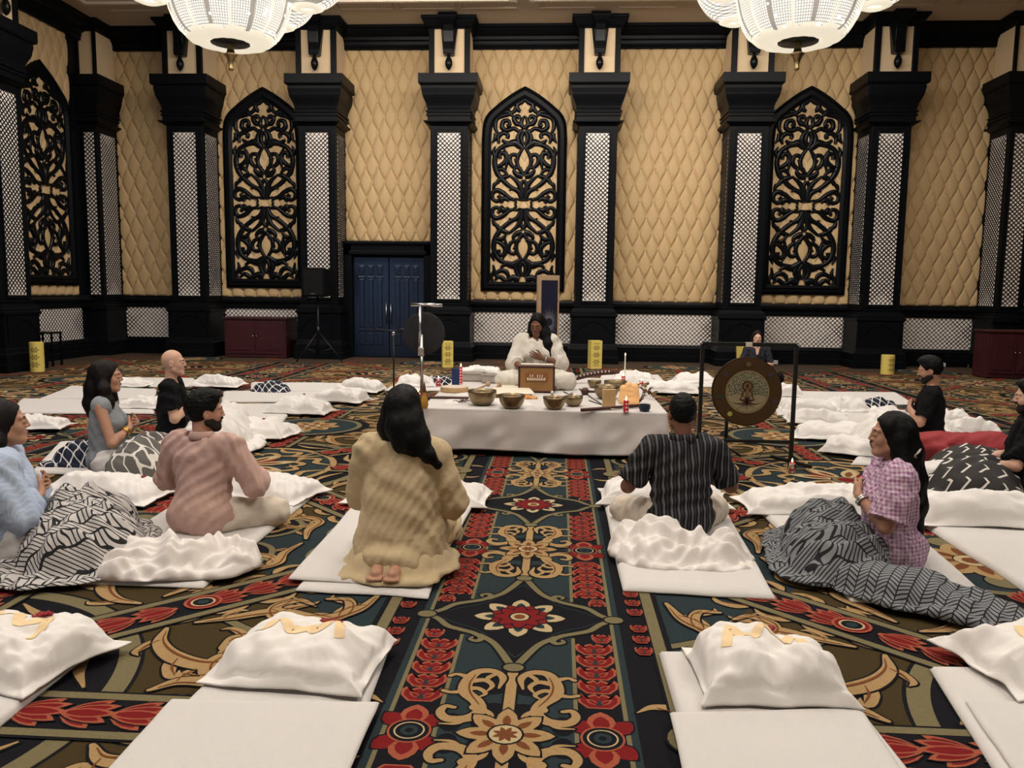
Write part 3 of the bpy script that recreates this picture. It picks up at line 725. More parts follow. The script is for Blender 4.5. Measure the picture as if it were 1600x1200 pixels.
Fd.acan([(1.30, 4.38), (1.34, 4.20), (1.32, 4.04), (1.42, 3.94), (1.54, 4.0), (1.50, 4.08)], [.02, .05, .06, .06, .05, .02], 3, 1, .11)
Fd.flower((1.10, 3.02), 6, .02, .10, .06, C_TAN, 3.4)

CX = -0.15
Vs, Fs, Ms = [], [], []; off = 0
def emit(art, fu, fv):
    """fu, fv: maps of the design coordinates to the room; both also say whether they mirror"""
    global off
    order = sorted(range(len(art.P)), key=lambda i: art.P[i][3])
    for rank, i_ in enumerate(order):
        pts, faces, m, l = art.P[i_]
        u = fu[0]*pts[:, 0]+fu[1]; v = fv[0]*pts[:, 1]+fv[1]
        if v.max() < 1.0 or v.min() > 16.6 or u.max() < XL or u.min() > XR: continue
        flip = fu[0]*fv[0] < 0
        # keep inside the visible wedge of the hall
        if abs(u.mean()+.15) > 3.0+v.mean()*.85: continue
        Vs.append(np.stack([np.clip(u, XL, XR), v, np.full(len(u), .0005+.000012*rank+(.000003 if fu[0] > 0 else 0)+(.000006 if fv[0] > 0 else 0)+(.0006 if l > 8.9 else 0))], 1))
        for f in faces:
            f = tuple(i+off for i in f); Fs.append(f[::-1] if flip else f); Ms.append(m)
        off += len(u)
def flat_up():
    pass
for k in range(-1, 5):
    for sv in (1, -1):
        # field: v' = 2.49 + sv*(v-2.49) + 3.86*k
        for cu in (-2, -1, 0, 1, 2):
            for su in (1, -1):
                emit(Fd, (su, CX+4.9*cu), (sv, 2.49-sv*2.49+3.86*k))
                
for cu in (-2, -1, 0, 1, 2):
    for su in (1, -1):
        for k in range(-2, 8):
            for sv in (1, -1):
                emit(A, (su, CX+4.9*cu), (sv, 3.45+1.93*k))
# lotus rows of the crossing runner beyond the platform's front
for su in (1, -1):
    for y0 in (8.02, 8.62):
        base = len(Fs)
        T = Art(); rect(T, .46, 9.5, y0-.11, y0+.11, C_BLK, 9.0)
        rect(T, .46, 9.5, y0-.13, y0-.11, C_OLV, 9.2); rect(T, .46, 9.5, y0+.11, y0+.13, C_OLV, 9.2)
        u = .55
        while u < 8.2:
            T.lotus((u, y0), .12, .17, 9.4, 1); u += .135
        emit(T, (su, CX), (1, 0))
V = np.concatenate(Vs); 
# plain border along the walls
def quad(x0, x1, y0, y1, z, m):
    global V, off
    V = np.concatenate([V, [[x0, y0, z], [x1, y0, z], [x1, y1, z], [x0, y1, z]]]); Fs.append((off, off+1, off+2, off+3)); Ms.append(m); off += 4
quad(XL, XR, 15.55, YB, .0075, C_PLAIN); quad(XL, XL+1.3, -5, 15.55, .0075, C_PLAIN); quad(XR-1.1, XR, -5, 15.55, .0075, C_PLAIN)
quad(XL-.3, XR+.3, -5.3, YB+.3, 0.0, C_TEAL)
me = bpy.data.meshes.new('floor'); me.from_pydata(V.tolist(), [], Fs)
for m in CARP: me.materials.append(m)
me.polygons.foreach_set('material_index', Ms); me.update()
floor = bpy.data.objects.new('floor', me); COL.objects.link(floor); struct(floor)
floor['label'] = 'wall-to-wall carpet with red lotus runner and tan scrolls'
print('carpet verts', len(V), 'faces', len(Fs))
# ================================================================== SMOOTH BODIES (distance fields -> one continuous mesh)
class Field:
    def __init__(s, lo, hi, h):
        s.lo = np.array(lo, float); s.h = h; s.n = np.ceil((np.array(hi)-s.lo)/h).astype(int)+1
        s.v = np.full(s.n, 1.0)
    def blk(s, lo, hi):
        a = np.clip(np.floor((np.array(lo)-s.lo)/s.h).astype(int), 0, s.n); b = np.clip(np.ceil((np.array(hi)-s.lo)/s.h).astype(int)+1, 0, s.n)
        sl = tuple(slice(i, j) for i, j in zip(a, b))
        g = [s.lo[k]+s.h*np.arange(a[k], b[k]) for k in range(3)]
        return sl, g
    def _op(s, lo, hi, dist, k, mode):
        sl, g = s.blk(lo, hi)
        if min(len(q) for q in g) == 0: return
        X, Y, Z = np.meshgrid(*g, indexing='ij', sparse=True); d = dist(X, Y, Z); a = s.v[sl]
        if mode == 'u':
            if k > 0: hh = np.clip(.5+.5*(a-d)/k, 0, 1); s.v[sl] = a*(1-hh)+d*hh-k*hh*(1-hh)
            else: s.v[sl] = np.minimum(a, d)
        elif mode == 's':
            d = -d; hh = np.clip(.5-.5*(a-d)/k, 0, 1); s.v[sl] = a*(1-hh)+d*hh+k*hh*(1-hh)
    def cap(s, a, b, r1, r2=None, k=.02, mode='u', flat=False):
        a = np.array(a, float); b = np.array(b, float); r2 = r1 if r2 is None else r2; R = max(r1, r2)+k+.03
        ba = b-a; L = ba@ba+1e-9
        def d(X, Y, Z):
            t = np.clip(((X-a[0])*ba[0]+(Y-a[1])*ba[1]+(Z-a[2])*ba[2])/L, 0, 1)
            d_ = np.sqrt((X-a[0]-t*ba[0])**2+(Y-a[1]-t*ba[1])**2+(Z-a[2]-t*ba[2])**2)-(r1+(r2-r1)*t)
            if flat: d_ = np.maximum(d_, ((X-b[0])*ba[0]+(Y-b[1])*ba[1]+(Z-b[2])*ba[2])/math.sqrt(L))
            return d_
        s._op(np.minimum(a, b)-R, np.maximum(a, b)+R, d, k, mode); return s
    def chain(s, pts, rs, k=.02):
        for i in range(len(pts)-1): s.cap(pts[i], pts[i+1], rs[i], rs[i+1], k)
        return s
    def ell(s, c, r, R=None, k=.02, mode='u'):
        c = np.array(c, float); r = np.array(r, float); m = max(r)+k+.03; Q = np.eye(3) if R is None else np.array(R)
        def d(X, Y, Z):
            x, y, z = X-c[0], Y-c[1], Z-c[2]
            p = [(Q[0, i]*x+Q[1, i]*y+Q[2, i]*z) for i in range(3)]
            k0 = np.sqrt((p[0]/r[0])**2+(p[1]/r[1])**2+(p[2]/r[2])**2)+1e-6
            k1 = np.sqrt((p[0]/r[0]**2)**2+(p[1]/r[1]**2)**2+(p[2]/r[2]**2)**2)+1e-6
            return k0*(k0-1)/k1
        s._op(c-m, c+m, d, k, mode); return s
    def cut(s, p, n, lo=None, hi=None):
        """remove the side n points to"""
        p = np.array(p, float); n = np.array(n, float); n /= np.linalg.norm(n)
        sl, g = s.blk(s.lo if lo is None else lo, s.lo+s.n*s.h if hi is None else hi)
        X, Y, Z = np.meshgrid(*g, indexing='ij', sparse=True)
        s.v[sl] = np.maximum(s.v[sl], (X-p[0])*n[0]+(Y-p[1])*n[1]+(Z-p[2])*n[2]); return s
    def mesh(s):
        v = s.v.copy()
        for ax in range(3):
            sl = [slice(None)]*3; sl[ax] = 0; v[tuple(sl)] = 1; sl[ax] = -1; v[tuple(sl)] = 1
        ins = v < 0; n = np.array(v.shape)-1
        acc = np.zeros(tuple(n)+(3,), np.float32); cnt = np.zeros(tuple(n), np.int8)
        for ax in range(3):
            o = [a for a in range(3) if a != ax]
            for e0 in (0, 1):
                for e1 in (0, 1):
                    s0 = [None]*3; s1 = [None]*3
                    s0[ax] = slice(0, n[ax]); s1[ax] = slice(1, n[ax]+1)
                    for a, e in zip(o, (e0, e1)): s0[a] = s1[a] = slice(e, n[a]+e)
                    A0 = v[tuple(s0)]; A1 = v[tuple(s1)]; cr = ins[tuple(s0)] != ins[tuple(s1)]
                    idx = np.nonzero(cr); t = A0[idx]/(A0[idx]-A1[idx])
                    acc[idx+(np.full(len(t), ax),)] += t
                    acc[idx+(np.full(len(t), o[0]),)] += e0; acc[idx+(np.full(len(t), o[1]),)] += e1
                    cnt[idx] += 1
        cell = np.nonzero(cnt); ids = np.full(tuple(n), -1, np.int64); ids[cell] = np.arange(len(cell[0]))
        P = np.stack(cell, 1)+acc[cell]/cnt[cell][:, None]; P = s.lo+P*s.h
        F = []
        for ax in range(3):
            o = [(ax+1) % 3, (ax+2) % 3]
            s0 = [slice(None)]*3; s1 = [slice(None)]*3; s0[ax] = slice(0, -1); s1[ax] = slice(1, None)
            e = np.array(np.nonzero(ins[tuple(s0)] != ins[tuple(s1)])).T
            e = e[(e[:, o[0]] > 0) & (e[:, o[1]] > 0) & (e[:, o[0]] < n[o[0]]) & (e[:, o[1]] < n[o[1]])]
            if len(e) == 0: continue
            q = []
            for d0, d1 in ((0, 0), (-1, 0), (-1, -1), (0, -1)):
                c = e.copy(); c[:, o[0]] += d0; c[:, o[1]] += d1; q.append(ids[c[:, 0], c[:, 1], c[:, 2]])
            q = np.stack(q, 1); fl = ~ins[e[:, 0], e[:, 1], e[:, 2]]
            q[fl] = q[fl][:, ::-1]; F.append(q)
        F = np.concatenate(F); F = F[(F >= 0).all(1)]
        return P, F
def vnormals(P, F):
    a = P[F[:, 2]]-P[F[:, 0]]; b = P[F[:, 3]]-P[F[:, 1]]; n = np.cross(a, b); N = np.zeros_like(P)
    for i in range(4): np.add.at(N, F[:, i], n)
    return N/(np.linalg.norm(N, axis=1)[:, None]+1e-12)
def field_obj(S, name, m, parent, disp=None):
    P, F = S.mesh()
    if disp is not None:
        N = vnormals(P, F); P = P+N*disp(P, N)[:, None]
    return mesh_obj(name, P, F, m, parent)
V3 = lambda *a: np.array(a, float)
def rotm(yaw=0, pitch=0, roll=0):
    """head/hand frames: columns = right, forward, up; yaw turns left, pitch looks up, roll tips to the right"""
    return np.array(Matrix.Rotation(yaw, 3, 'Z') @ Matrix.Rotation(pitch, 3, 'X') @ Matrix.Rotation(roll, 3, 'Y'))

# ------------------------------------------------------------------ head, hands, arms
def head(S, c, R, fem=False, beard=False):
    T = lambda x, y, z: c+R@V3(x, y, z)
    f = .94 if fem else 1.0
    S.ell(T(0, -.012, .030), (.074*f, .093, .092), R, .01)
    S.ell(T(0, .018, -.030), (.060*f, .070, .082), R, .03)
    S.ell(T(0, .062, -.088), (.026, .022, .018), R, .03)
    for sx in (-1, 1):
        S.ell(T(sx*.036, .055, -.022), (.022, .022, .026), R, .02)
        S.cap(T(sx*.058, .0, -.055), T(sx*.018, .062, -.092), .014, .013, .03)
        S.cap(T(sx*.012, .086, .030), T(sx*.045, .070, .030), .008, .008, .015)
    for sx in (-1, 1):
        S.ell(T(sx*.030, .094, .008), (.017, .012, .012), R, .014, 's')
        S.ell(T(sx*.029, .077, .007), (.0155, .0135, .0115), R, .003)
        S.ell(T(sx*.077*f, -.008, -.004), (.009, .019, .031), R, .006)
        S.ell(T(sx*.084*f, -.004, .002), (.006, .010, .016), R, .004, 's')
    S.chain([T(0, .082, .028), T(0, .091, .006), T(0, .102, -.018)], [.008, .0085, .0105], .012)
    for sx in (-1, 1): S.ell(T(sx*.012, .092, -.022), (.0085, .010, .007), R, .006)
    S.cap(T(-.018, .084, -.049), T(.018, .084, -.049), .0065, .0065, .008)
    S.cap(T(-.015, .083, -.060), T(.015, .083, -.060), .0070, .0070, .008)
def hand(S, w, d, n, side, curl=.25, spread=.10, sc=1.0):
    """w wrist, d direction of the fingers, n normal of the back of the hand, side = +1 when the thumb lies towards d x n"""
    d = d/np.linalg.norm(d); n = n-d*(n@d); n /= np.linalg.norm(n); t = np.cross(d, n)*side
    kn = []
    for i, o in enumerate((.030, .010, -.010, -.029)):
        k_ = w+d*(.088-.004*abs(i-1))*sc+t*o*sc+n*.004; kn.append(k_)
        S.cap(w+d*.012+t*o*.55*sc, k_, .0145*sc, .0115*sc, .012)
    for i, (k_, L) in enumerate(zip(kn, (.070, .080, .074, .058))):
        a = (1.3-i)*spread; dd = d*math.cos(a)+t*math.sin(a); p = k_; cu = curl*(.6+.15*i)
        for j, fr in enumerate((.45, .32, .23)):
            ang = cu*(j+1)*.9; q = p+(dd*math.cos(ang)-n*math.sin(ang))*L*fr*sc
            S.cap(p, q, (.0092-.0010*j)*sc, (.0086-.0012*j)*sc, .003); p = q
    p0 = w+d*.022*sc+t*.020*sc; p1 = w+d*.052*sc+t*.048*sc-n*.008; p2 = p1+(d*.8+t*.45-n*.2)*.032*sc; p3 = p2+(d*.95+t*.1-n*.3)*.026*sc
    S.chain([p0, p1, p2, p3], [.0150*sc, .0115*sc, .0098*sc, .0078*sc], .006)

SKINS = {}
def skin_mat(name, col):
    if name not in SKINS:
        m = mat(name, col, .48, noise=(14, .10), bump=(260, .06)); b_ = bsdf(m)
        b_.inputs['Subsurface Weight'].default_value = .12; b_.inputs['Subsurface Radius'].default_value = (.012, .005, .003)
        SKINS[name] = m
    return SKINS[name]
HAIR = mat('black_hair', (.002, .0018, .0018), .5, bump=(180, .35), spec=.14); HAIRB = mat('dark_brown_hair', (.006, .0035, .003), .5, bump=(180, .35), spec=.16)
BEARD = mat('black_stubble', (.014, .010, .008), .8, bump=(500, .5)); LIP = mat('rose_lips', (.26, .07, .06), .4); BROWM = mat('dark_eyebrow_hair', (.012, .009, .008), .8)
def strands(dirz=None, amp=.003, f=90, s=0):
    """displacement that runs in fine locks down the hair"""
    def fn(P, N):
        q = P*np.array([f, f, f*.10]); return amp*(ridged(q, s, 2)-.5)+amp*1.5*vnoise(P*np.array([28, 28, 5]), s+4)
    return fn
def cloth(amp=.010, f=9.0, s=0, fine=.0015):
    return lambda P, N: amp*1.25*folds(P*V3(.8, .8, 1.25), s, f*1.5)+amp*.7*folds(P, s+2, f*2.8)+fine*vnoise(P*60, s)

class Person:
    """seated figure, faces +Y, origin on the floor below the seat"""
    def __init__(s, label, loc, rz, skin, sc=1.0, lean=0.0, tall=1.0, fem=False, group=None, h=.005, kneel=False, hy=0.0, hyaw=0.0, hpitch=0.0, hroll=0.0, width=1.0, seatz=0.0):
        s.root_loc = loc; s.rz = rz; s.label = label; s.skin = skin; s.sc = sc; s.h = h; s.fem = fem
        s.W = width*(.92 if fem else 1.0); L = lean; k = tall; s.seat = seatz
        s.pel = V3(0, 0, .13+seatz); s.bel = V3(0, L*.35+.005, .27*k+seatz); s.che = V3(0, L*.75, .42*k+seatz)
        s.nb = V3(0, L*1.0-.015, .57*k+seatz); s.hc = V3(0, L*1.0+.02+hy, .735*k+seatz)
        s.sh = [V3(sx*.178*s.W, L*.95-.005, .535*k+seatz) for sx in (-1, 1)]
        s.HR = rotm(hyaw, hpitch, hroll); s.k = k; s.kneel = kneel
        s.S = Field((-.62, -.55, -.02), (.62, .80, .95+seatz), h)
        s.arms = []; s.kw, s.ky, s.kz = .34, .30, .10
    def torso(s, S, o=0.0, k=.04, bust=0.0, belly=0.0):
        W = s.W
        S.ell(s.pel+V3(0, -.01, 0), (.170*W*(1.06 if s.fem else 1)+o, .135+o, .125+o), k=k)
        S.ell(s.bel+V3(0, belly*.5, 0), (.138*W*(.93 if s.fem else 1)+o, .108+belly+o, .15+o), k=k)
        S.ell(s.che, (.158*W+o, .108+o, .150+o), k=k)
        S.cap(s.sh[0]*.8+s.nb*.2, s.sh[1]*.8+s.nb*.2, .062+o, .062+o, k)
        if bust:
            for sx in (-1, 1): S.ell(s.che+V3(sx*.07, .075, -.02), (.062+o, .055+bust+o*.6, .062+o), k=.04)
    def arm(s, side, elbow, wrist, fdir, fn, thumb=1, curl=.25, r=1.0, handsc=1.0, spread=.08):
        s.arms.append((side, V3(*elbow)+V3(0, 0, s.seat), V3(*wrist)+V3(0, 0, s.seat), V3(*fdir), V3(*fn), thumb, curl, r, handsc, spread))
    def legs_cross(s, S, o=0.0, kw=.34, ky=.30, kz=.10, foot=True):
        z = s.seat; k = .03
        for sx in (-1, 1):
            hip = V3(sx*.10, .02, .12+z); kn = V3(sx*kw, ky, kz+z); an = V3(-sx*.10, ky+.09, .055+z)
            S.cap(hip, kn, .088+o, .062+o, k); S.cap(kn, an, .058+o, .042+o, k)
            if foot: S.cap(an, an+V3(-sx*.10, .05, -.015), .034, .026, .02)
    def legs_kneel(s, S, o=0.0):
        for sx in (-1, 1):
            hip = V3(sx*.09, .02, .16); kn = V3(sx*.13, .40, .075); an = V3(sx*.055, -.20, .06)
            S.cap(hip, kn, .09+o, .062+o, .03); S.cap(kn, an, .056+o, .042+o, .03)
            if not o:
                S.cap(an, an+V3(-sx*.012, -.12, -.022), .036, .030, .015); S.ell(an+V3(0, -.03, .012), (.032, .038, .03), k=.02)
                for q in range(5): S.cap(an+V3(-sx*.012+(q-2)*.013, -.12, -.028), an+V3(-sx*.012+(q-2)*.0155, -.165+.006*abs(q-1.5), -.036), .010, .0085 if q else .011, .004)
    def build_skin(s, beard=False, bare_legs=True, belly=0.0, feet=None):
        S = s.S; s.torso(S, -.004, belly=belly)
        if s.kneel: s.legs_kneel(S)
        else: s.legs_cross(S, -.006, s.kw, s.ky, s.kz)
        S.cap(s.nb+V3(0, 0, -.02), s.hc+s.HR@V3(0, -.022, -.06), .054 if not s.fem else .045, .050 if not s.fem else .043, .03)
        head(S, s.hc, s.HR, s.fem, beard)
        for side, e, w, fd, fn, th, cu, r, hs, sp in s.arms:
            sh = s.sh[0 if side < 0 else 1]; f = (.86 if s.fem else 1.0)*r
            S.cap(sh, e, .050*f, .040*f, .03); S.cap(e, e*.6+w*.4, .040*f, .038*f, .02); S.cap(e*.6+w*.4, w, .038*f, .026*f, .02)
            hand(S, w, fd, fn, th, cu, sp, (.92 if s.fem else 1.0)*hs)
        P, F = S.mesh(); N = None
        s.o = mesh_obj('person', P, F, s.skin, loc=s.root_loc, rz=s.rz); s.o.scale = (s.sc,)*3
        tag(s.o, s.label, 'person'); s.face(beard); return s.o
    def face(s, beard):
        c, R = s.hc, s.HR; T = lambda x, y, z: tuple(c+R@V3(x, y, z)); Rm = Matrix(R.tolist())
        for sx in (-1, 1):
            b = MB(); b.tube([T(sx*.014, .0905, .027), T(sx*.030, .0865, .0325), T(sx*.046, .074, .028)], [.0022, .0032, .0015], 6)
            b.build('eyebrow', BROWM, s.o, True)
        for sx in (-1, 1):
            b = MB(); b.tube([T(sx*.017, .0865, .001), T(sx*.029, .0895, -.002), T(sx*.041, .083, .001)], [.0008, .0014, .0008], 6)
            b.build('eyelashes', BROWM, s.o, True)
        b = MB(); b.tube([T(-.020, .084, -.0525), T(-.008, .0925, -.0495), T(.008, .0925, -.0495), T(.020, .084, -.0525)], [.002, .0045, .0045, .002], 8)
        b.tube([T(-.018, .084, -.055), T(0, .0925, -.058), T(.018, .084, -.055)], [.002, .0052, .002], 8)
        b.build('lips', LIP, s.o, True)
        if beard:
            S = Field(c-.2, c+.2, .004); 
            S.ell(c+R@V3(0, .0195, -.033), (.0615, .0705, .082), R, .02); S.ell(c+R@V3(0, .062, -.086), (.028, .024, .020), R, .03)
            for sx in (-1, 1): S.cap(c+R@V3(sx*.060, .0, -.055), c+R@V3(sx*.020, .064, -.092), .015, .015, .03)
            S.cut(c+R@V3(0, 0, -.030), R@V3(0, -.25, 1.0)); S.cut(c+R@V3(0, -.018, 0), R@V3(0, -1, 0))
            S.ell(c+R@V3(0, .100, -.054), (.025, .022, .010), R, .004, 's')
            S.cap(c+R@V3(-.024, .084, -.036), c+R@V3(0, .095, -.036), .005, .006, .006); S.cap(c+R@V3(.024, .084, -.036), c+R@V3(0, .095, -.036), .005, .006, .006)
            field_obj(S, 'beard', BEARD, s.o, lambda P, N: .0015+.001*vnoise(P*150, 3))
    def hair_short(s, m=HAIR, vol=.012, top=.0, seed=0, back=-.045):
        c, R = s.hc, s.HR; S = Field(c-.2, c+.22, .004)
        S.ell(c+R@V3(0, -.014, .036), (.074+vol*.7, .093+vol, .092+vol), R, .01)
        if top: S.ell(c+R@V3(0, .02, .10), (.062, .075, .03+top), R, .03)
        S.cut(c+R@V3(0, .058, .055), R@V3(0, 1, -.55)); S.cut(c+R@V3(0, -.0, back), R@V3(0, .25, -1))
        # around the ears and the temples
        for sx in (-1, 1): S.ell(c+R@V3(sx*.092, .012, -.012), (.03, .036, .038), R, .006, 's')
        field_obj(S, 'hair', m, s.o, lambda P, N: .006*ridged(P*38, seed, 2)-.003+.002*vnoise(P*110, seed))
    def hair_long(s, pts, rs, m=HAIR, extra=(), parting=.02, seed=0, flat=1.0, vol=.012):
        """pts: chain of the falling mass in head-centre coordinates (body axes)"""
        c, R = s.hc, s.HR; S = Field(c-V3(.36, .36, .72), c+V3(.36, .36, .20), .006)
        S.ell(c+R@V3(0, -.016, .034), (.072+vol, .094+vol, .092+vol), R, .01)
        S.cut(c+R@V3(0, .060, .055), R@V3(0, 1, -.42)); 
        for sx in (-1, 1): S.ell(c+R@V3(sx*.088, .030, -.03), (.035, .045, .05), R, .006, 's')
        for ch, rr in ((pts, rs),)+tuple(extra):
            S.chain([c+V3(*p) for p in ch], rr, .03)
        field_obj(S, 'hair', m, s.o, strands(seed=0) if False else strands(amp=.004, f=70, s=seed))
    def sleeve(s, S, side, frac, o, rad=None, flare=0.0, k=.03, r=1.0):
        """sleeve along the arm; frac up to 1 = elbow, up to 2 = wrist"""
        for a in s.arms:
            if a[0] != side: continue
            sh = s.sh[0 if side < 0 else 1]; e, w = a[1], a[2]; f = (.86 if s.fem else 1.0)*a[7]
            t = min(frac, 1); p = sh+(e-sh)*t; S.cap(sh, p, (.056+o)*r, (.045*f+o+flare*t)*r, k if frac > 1 else .012, flat=frac <= 1)
            if frac > 1: q = e+(w-e)*(frac-1); S.cap(e, q, .045*f+o+flare, .034*f+o+flare*1.2, .012, flat=True)
    def top(s, name, m, o=.014, straight=0.0, hem=.05, slv=.6, amp=.010, f=9, seed=0, neck=.02, bust=0.0, belly=0.0, flare=0.0, skirt=0.0, parent=None, vneck=0.0, collar=None, sleeves=True, sr=1.0):
        S = Field((-.60, -.42, -.01), (.60, .55, .80+s.seat), s.h+.001)
        s.torso(S, o, bust=bust, belly=belly)
        if straight: S.ell(s.bel+V3(0, -.01, .02), (.150*s.W+straight, .105+straight, .20), k=.05)
        if skirt and s.kneel:
            for sx in (-1, 1): S.cap((sx*.065, -.035, .07), (sx*.045, 0, .40), .155+skirt*.4, .110+skirt*.25, .06)
            s.legs_kneel(S, o+.012)
        elif skirt: S.ell(s.pel+V3(0, 0, -.02), (.20*s.W+skirt, .17+skirt, .14), k=.05)
        z = s.seat+hem
        S.cut((0, 0, z), (0, 0, -1))
        if sleeves:
            for sd in (-1, 1): s.sleeve(S, sd, slv, o, flare=flare, r=sr)
        nk = s.nb+V3(0, 0, neck); S.cut(nk, V3(0, .30, 1), nk-V3(.085, .12, .06), nk+V3(.085, .12, .12))
        S.cap(nk+V3(0, .05, .05), nk+V3(0, .10+vneck*.3, -.05-vneck), .050, .012+vneck*.15, .012, 's')
        ob = field_obj(S, name, m, s.o, cloth(amp, f, seed))
        if collar is not None:
            b = MB(); n_ = 28; v = []
            for z_, r_ in ((.0, .062), (.034, .058), (.042, .061), (.034, .068), (.0, .080)):
                for i in range(n_):
                    a = 2*PI*i/n_; y = math.sin(a); drop = .03*max(0, y)
                    v.append(tuple(s.nb+V3(0, .008, .005)+V3(math.cos(a)*r_*1.05, y*r_, z_-drop+.010)))
            b.add(v, [(i*n_+k, i*n_+(k+1) % n_, (i+1)*n_+(k+1) % n_, (i+1)*n_+k) for i in range(4) for k in range(n_)])
            c_ = b.build('collar', collar, ob, True); sm = c_.modifiers.new('thick', 'SOLIDIFY'); sm.thickness = .003
        return ob
    def pants(s, name, m, o=.012, amp=.008, f=10, seed=3):
        S = Field((-.56, -.30, -.01), (.56, .60, .34+s.seat), s.h+.001)
        S.ell(s.pel+V3(0, .02, -.01), (.165*s.W+o, .11+o, .09+o), k=.03)
        if s.kneel: s.legs_kneel(S, o)
        else:
            s.legs_cross(S, o+.006, s.kw, s.ky, s.kz, False)
        S.cut((0, 0, .004+s.seat), (0, 0, -1))
        return field_obj(S, name, m, s.o, cloth(amp, f, seed))

    def at(s, x, y, z=.036):
        """place given in the sitter's own frame -> room"""
        c, q = math.cos(s.rz), math.sin(s.rz); return (s.root_loc[0]+c*x-q*y, s.root_loc[1]+q*x+c*y, z)
# ================================================================== MATS, PILLOWS, SHEETS
WHITE = mat('white_cotton', (.71, .685, .65), .85, bump=(240, .10), sheen=.1)
TERRY = mat('white_terry_towel', (.68, .655, .62), .95, bump=(420, .55), sheen=.2)
LINEN = mat('crumpled_white_sheet', (.70, .66, .62), .85, bump=(160, .10), sheen=.1)
GOLDM = mat('pale_gold_embroidery', (.74, .56, .32), .6)
PETAL = mat('dark_red_petal', (.22, .008, .012), .55)
def rquad(c4, r=.03, n=5):
    """rounded outline of a quad given by its corners"""
    out = []
    for i in range(4):
        p = np.array(c4[i][:2]); a = np.array(c4[i-1][:2]); b = np.array(c4[(i+1) % 4][:2])
        ua = (a-p)/np.linalg.norm(a-p)*r; ub = (b-p)/np.linalg.norm(b-p)*r
        for t in np.linspace(0, 1, n): out.append((p+ua)*(1-t)**2+2*p*t*(1-t)+(p+ub)*t*t)
    return out
def slab(name, c4, z0, th, m, seed=0, amp=.004, label=None, cat='mat', group=None, fold=0.0, parent=None):
    """soft flat textile: bilinear sheet with rounded edge; origin at its middle"""
    C = np.array([q[:2] for q in c4], float); ctr = C.mean(0); nu = nv = 34
    e = np.array([0, .012, .03]+list(np.linspace(.06, .94, nu-6))+[.97, .988, 1.0]); U, Vv = np.meshgrid(e, e, indexing='ij')
    XY = (C[0][None, None]*((1-U)*(1-Vv))[..., None]+C[1][None, None]*(U*(1-Vv))[..., None]+C[2][None, None]*(U*Vv)[..., None]+C[3][None, None]*((1-U)*Vv)[..., None])-ctr
    nz = fbm(np.stack([XY[..., 0]*2.2, XY[..., 1]*2.2, np.full_like(U, seed)], -1), seed, 3)
    edge = np.minimum(np.minimum(U, 1-U), np.minimum(Vv, 1-Vv)); ed = np.clip(edge/.03, 0, 1)**.5
    wob = fbm(np.stack([U*3.1, Vv*3.1, U*0+seed*1.7], -1), seed+5, 2)*.018
    XY = XY*(1+wob[..., None]*.8)
    rid = ridged(np.stack([XY[..., 0]*5, XY[..., 1]*5, U*0+seed], -1), seed+2, 2)
    Z = z0+th*(.25+.75*ed)+amp*nz*ed+fold*rid*ed
    Z = np.maximum(Z, z0+.004)
    top = np.stack([XY[..., 0], XY[..., 1], Z], -1).reshape(-1, 3); bot = top.copy(); bot[:, 2] = z0
    F = grid_faces(nu, nu); n = nu*nu; idx = np.arange(n).reshape(nu, nu)
    loop = list(idx[:, 0])+list(idx[-1, 1:])+list(idx[-2::-1, -1])+list(idx[0, -2:0:-1])
    if np.cross(C[1]-C[0], C[2]-C[1]) < 0: F = F[:, ::-1]; loop = loop[::-1]
    side = [(loop[i]+n, loop[(i+1) % len(loop)]+n, loop[(i+1) % len(loop)], loop[i]) for i in range(len(loop))]
    o = mesh_obj(name, np.concatenate([top, bot]), [tuple(q) for q in F.tolist()]+[tuple(q+n)[::-1] for q in F]+side, m, parent, loc=(ctr[0], ctr[1], 0))
    if label: tag(o, label, cat, group)
    return o
def qpx(*px, z=0): return [floor_at(x, y, z) for x, y in px]
MATG = 'white padded mats on the carpet'
def mattress(px, label, seed=0, th=.028, m=None, z0=.008, fold=0.0):
    return slab('floor_mat', qpx(*px), z0, th, m or TERRY, seed, .004, label, 'mat', MATG, fold)
# front row
mattress([(120, 1275), (520, 1275), (612, 1006), (392, 1006)], 'White mat under the front pillow just left of the lotus runner', 1)
slab('towel', qpx((90, 1290), (512, 1290), (592, 1102), (268, 1098), z=.03), .036, .014, TERRY, 2, .003, 'White terry towel spread at the bottom left over the front mat', 'towel')
mattress([(1105, 1290), (1480, 1290), (1272, 1026), (1032, 1028)], 'White mat under the front pillow just right of the lotus runner', 3)
slab('towel', qpx((1085, 1300), (1462, 1290), (1345, 1112), (1046, 1118), z=.03), .036, .014, TERRY, 4, .003, 'White terry towel spread at the bottom right over the front mat', 'towel')
mattress([(-420, 1290), (-120, 1240), (166, 1006), (-60, 1000)], 'White mat in the bottom left corner of the photo', 5)
mattress([(1580, 1260), (1900, 1290), (1840, 1060), (1452, 1050)], 'White mat in the bottom right corner of the photo', 6)
slab('towel', qpx((1600, 1235), (1880, 1290), (1830, 1110), (1508, 1100), z=.03), .036, .014, TERRY, 7, .003, 'White terry towel on the mat in the bottom right corner', 'towel')
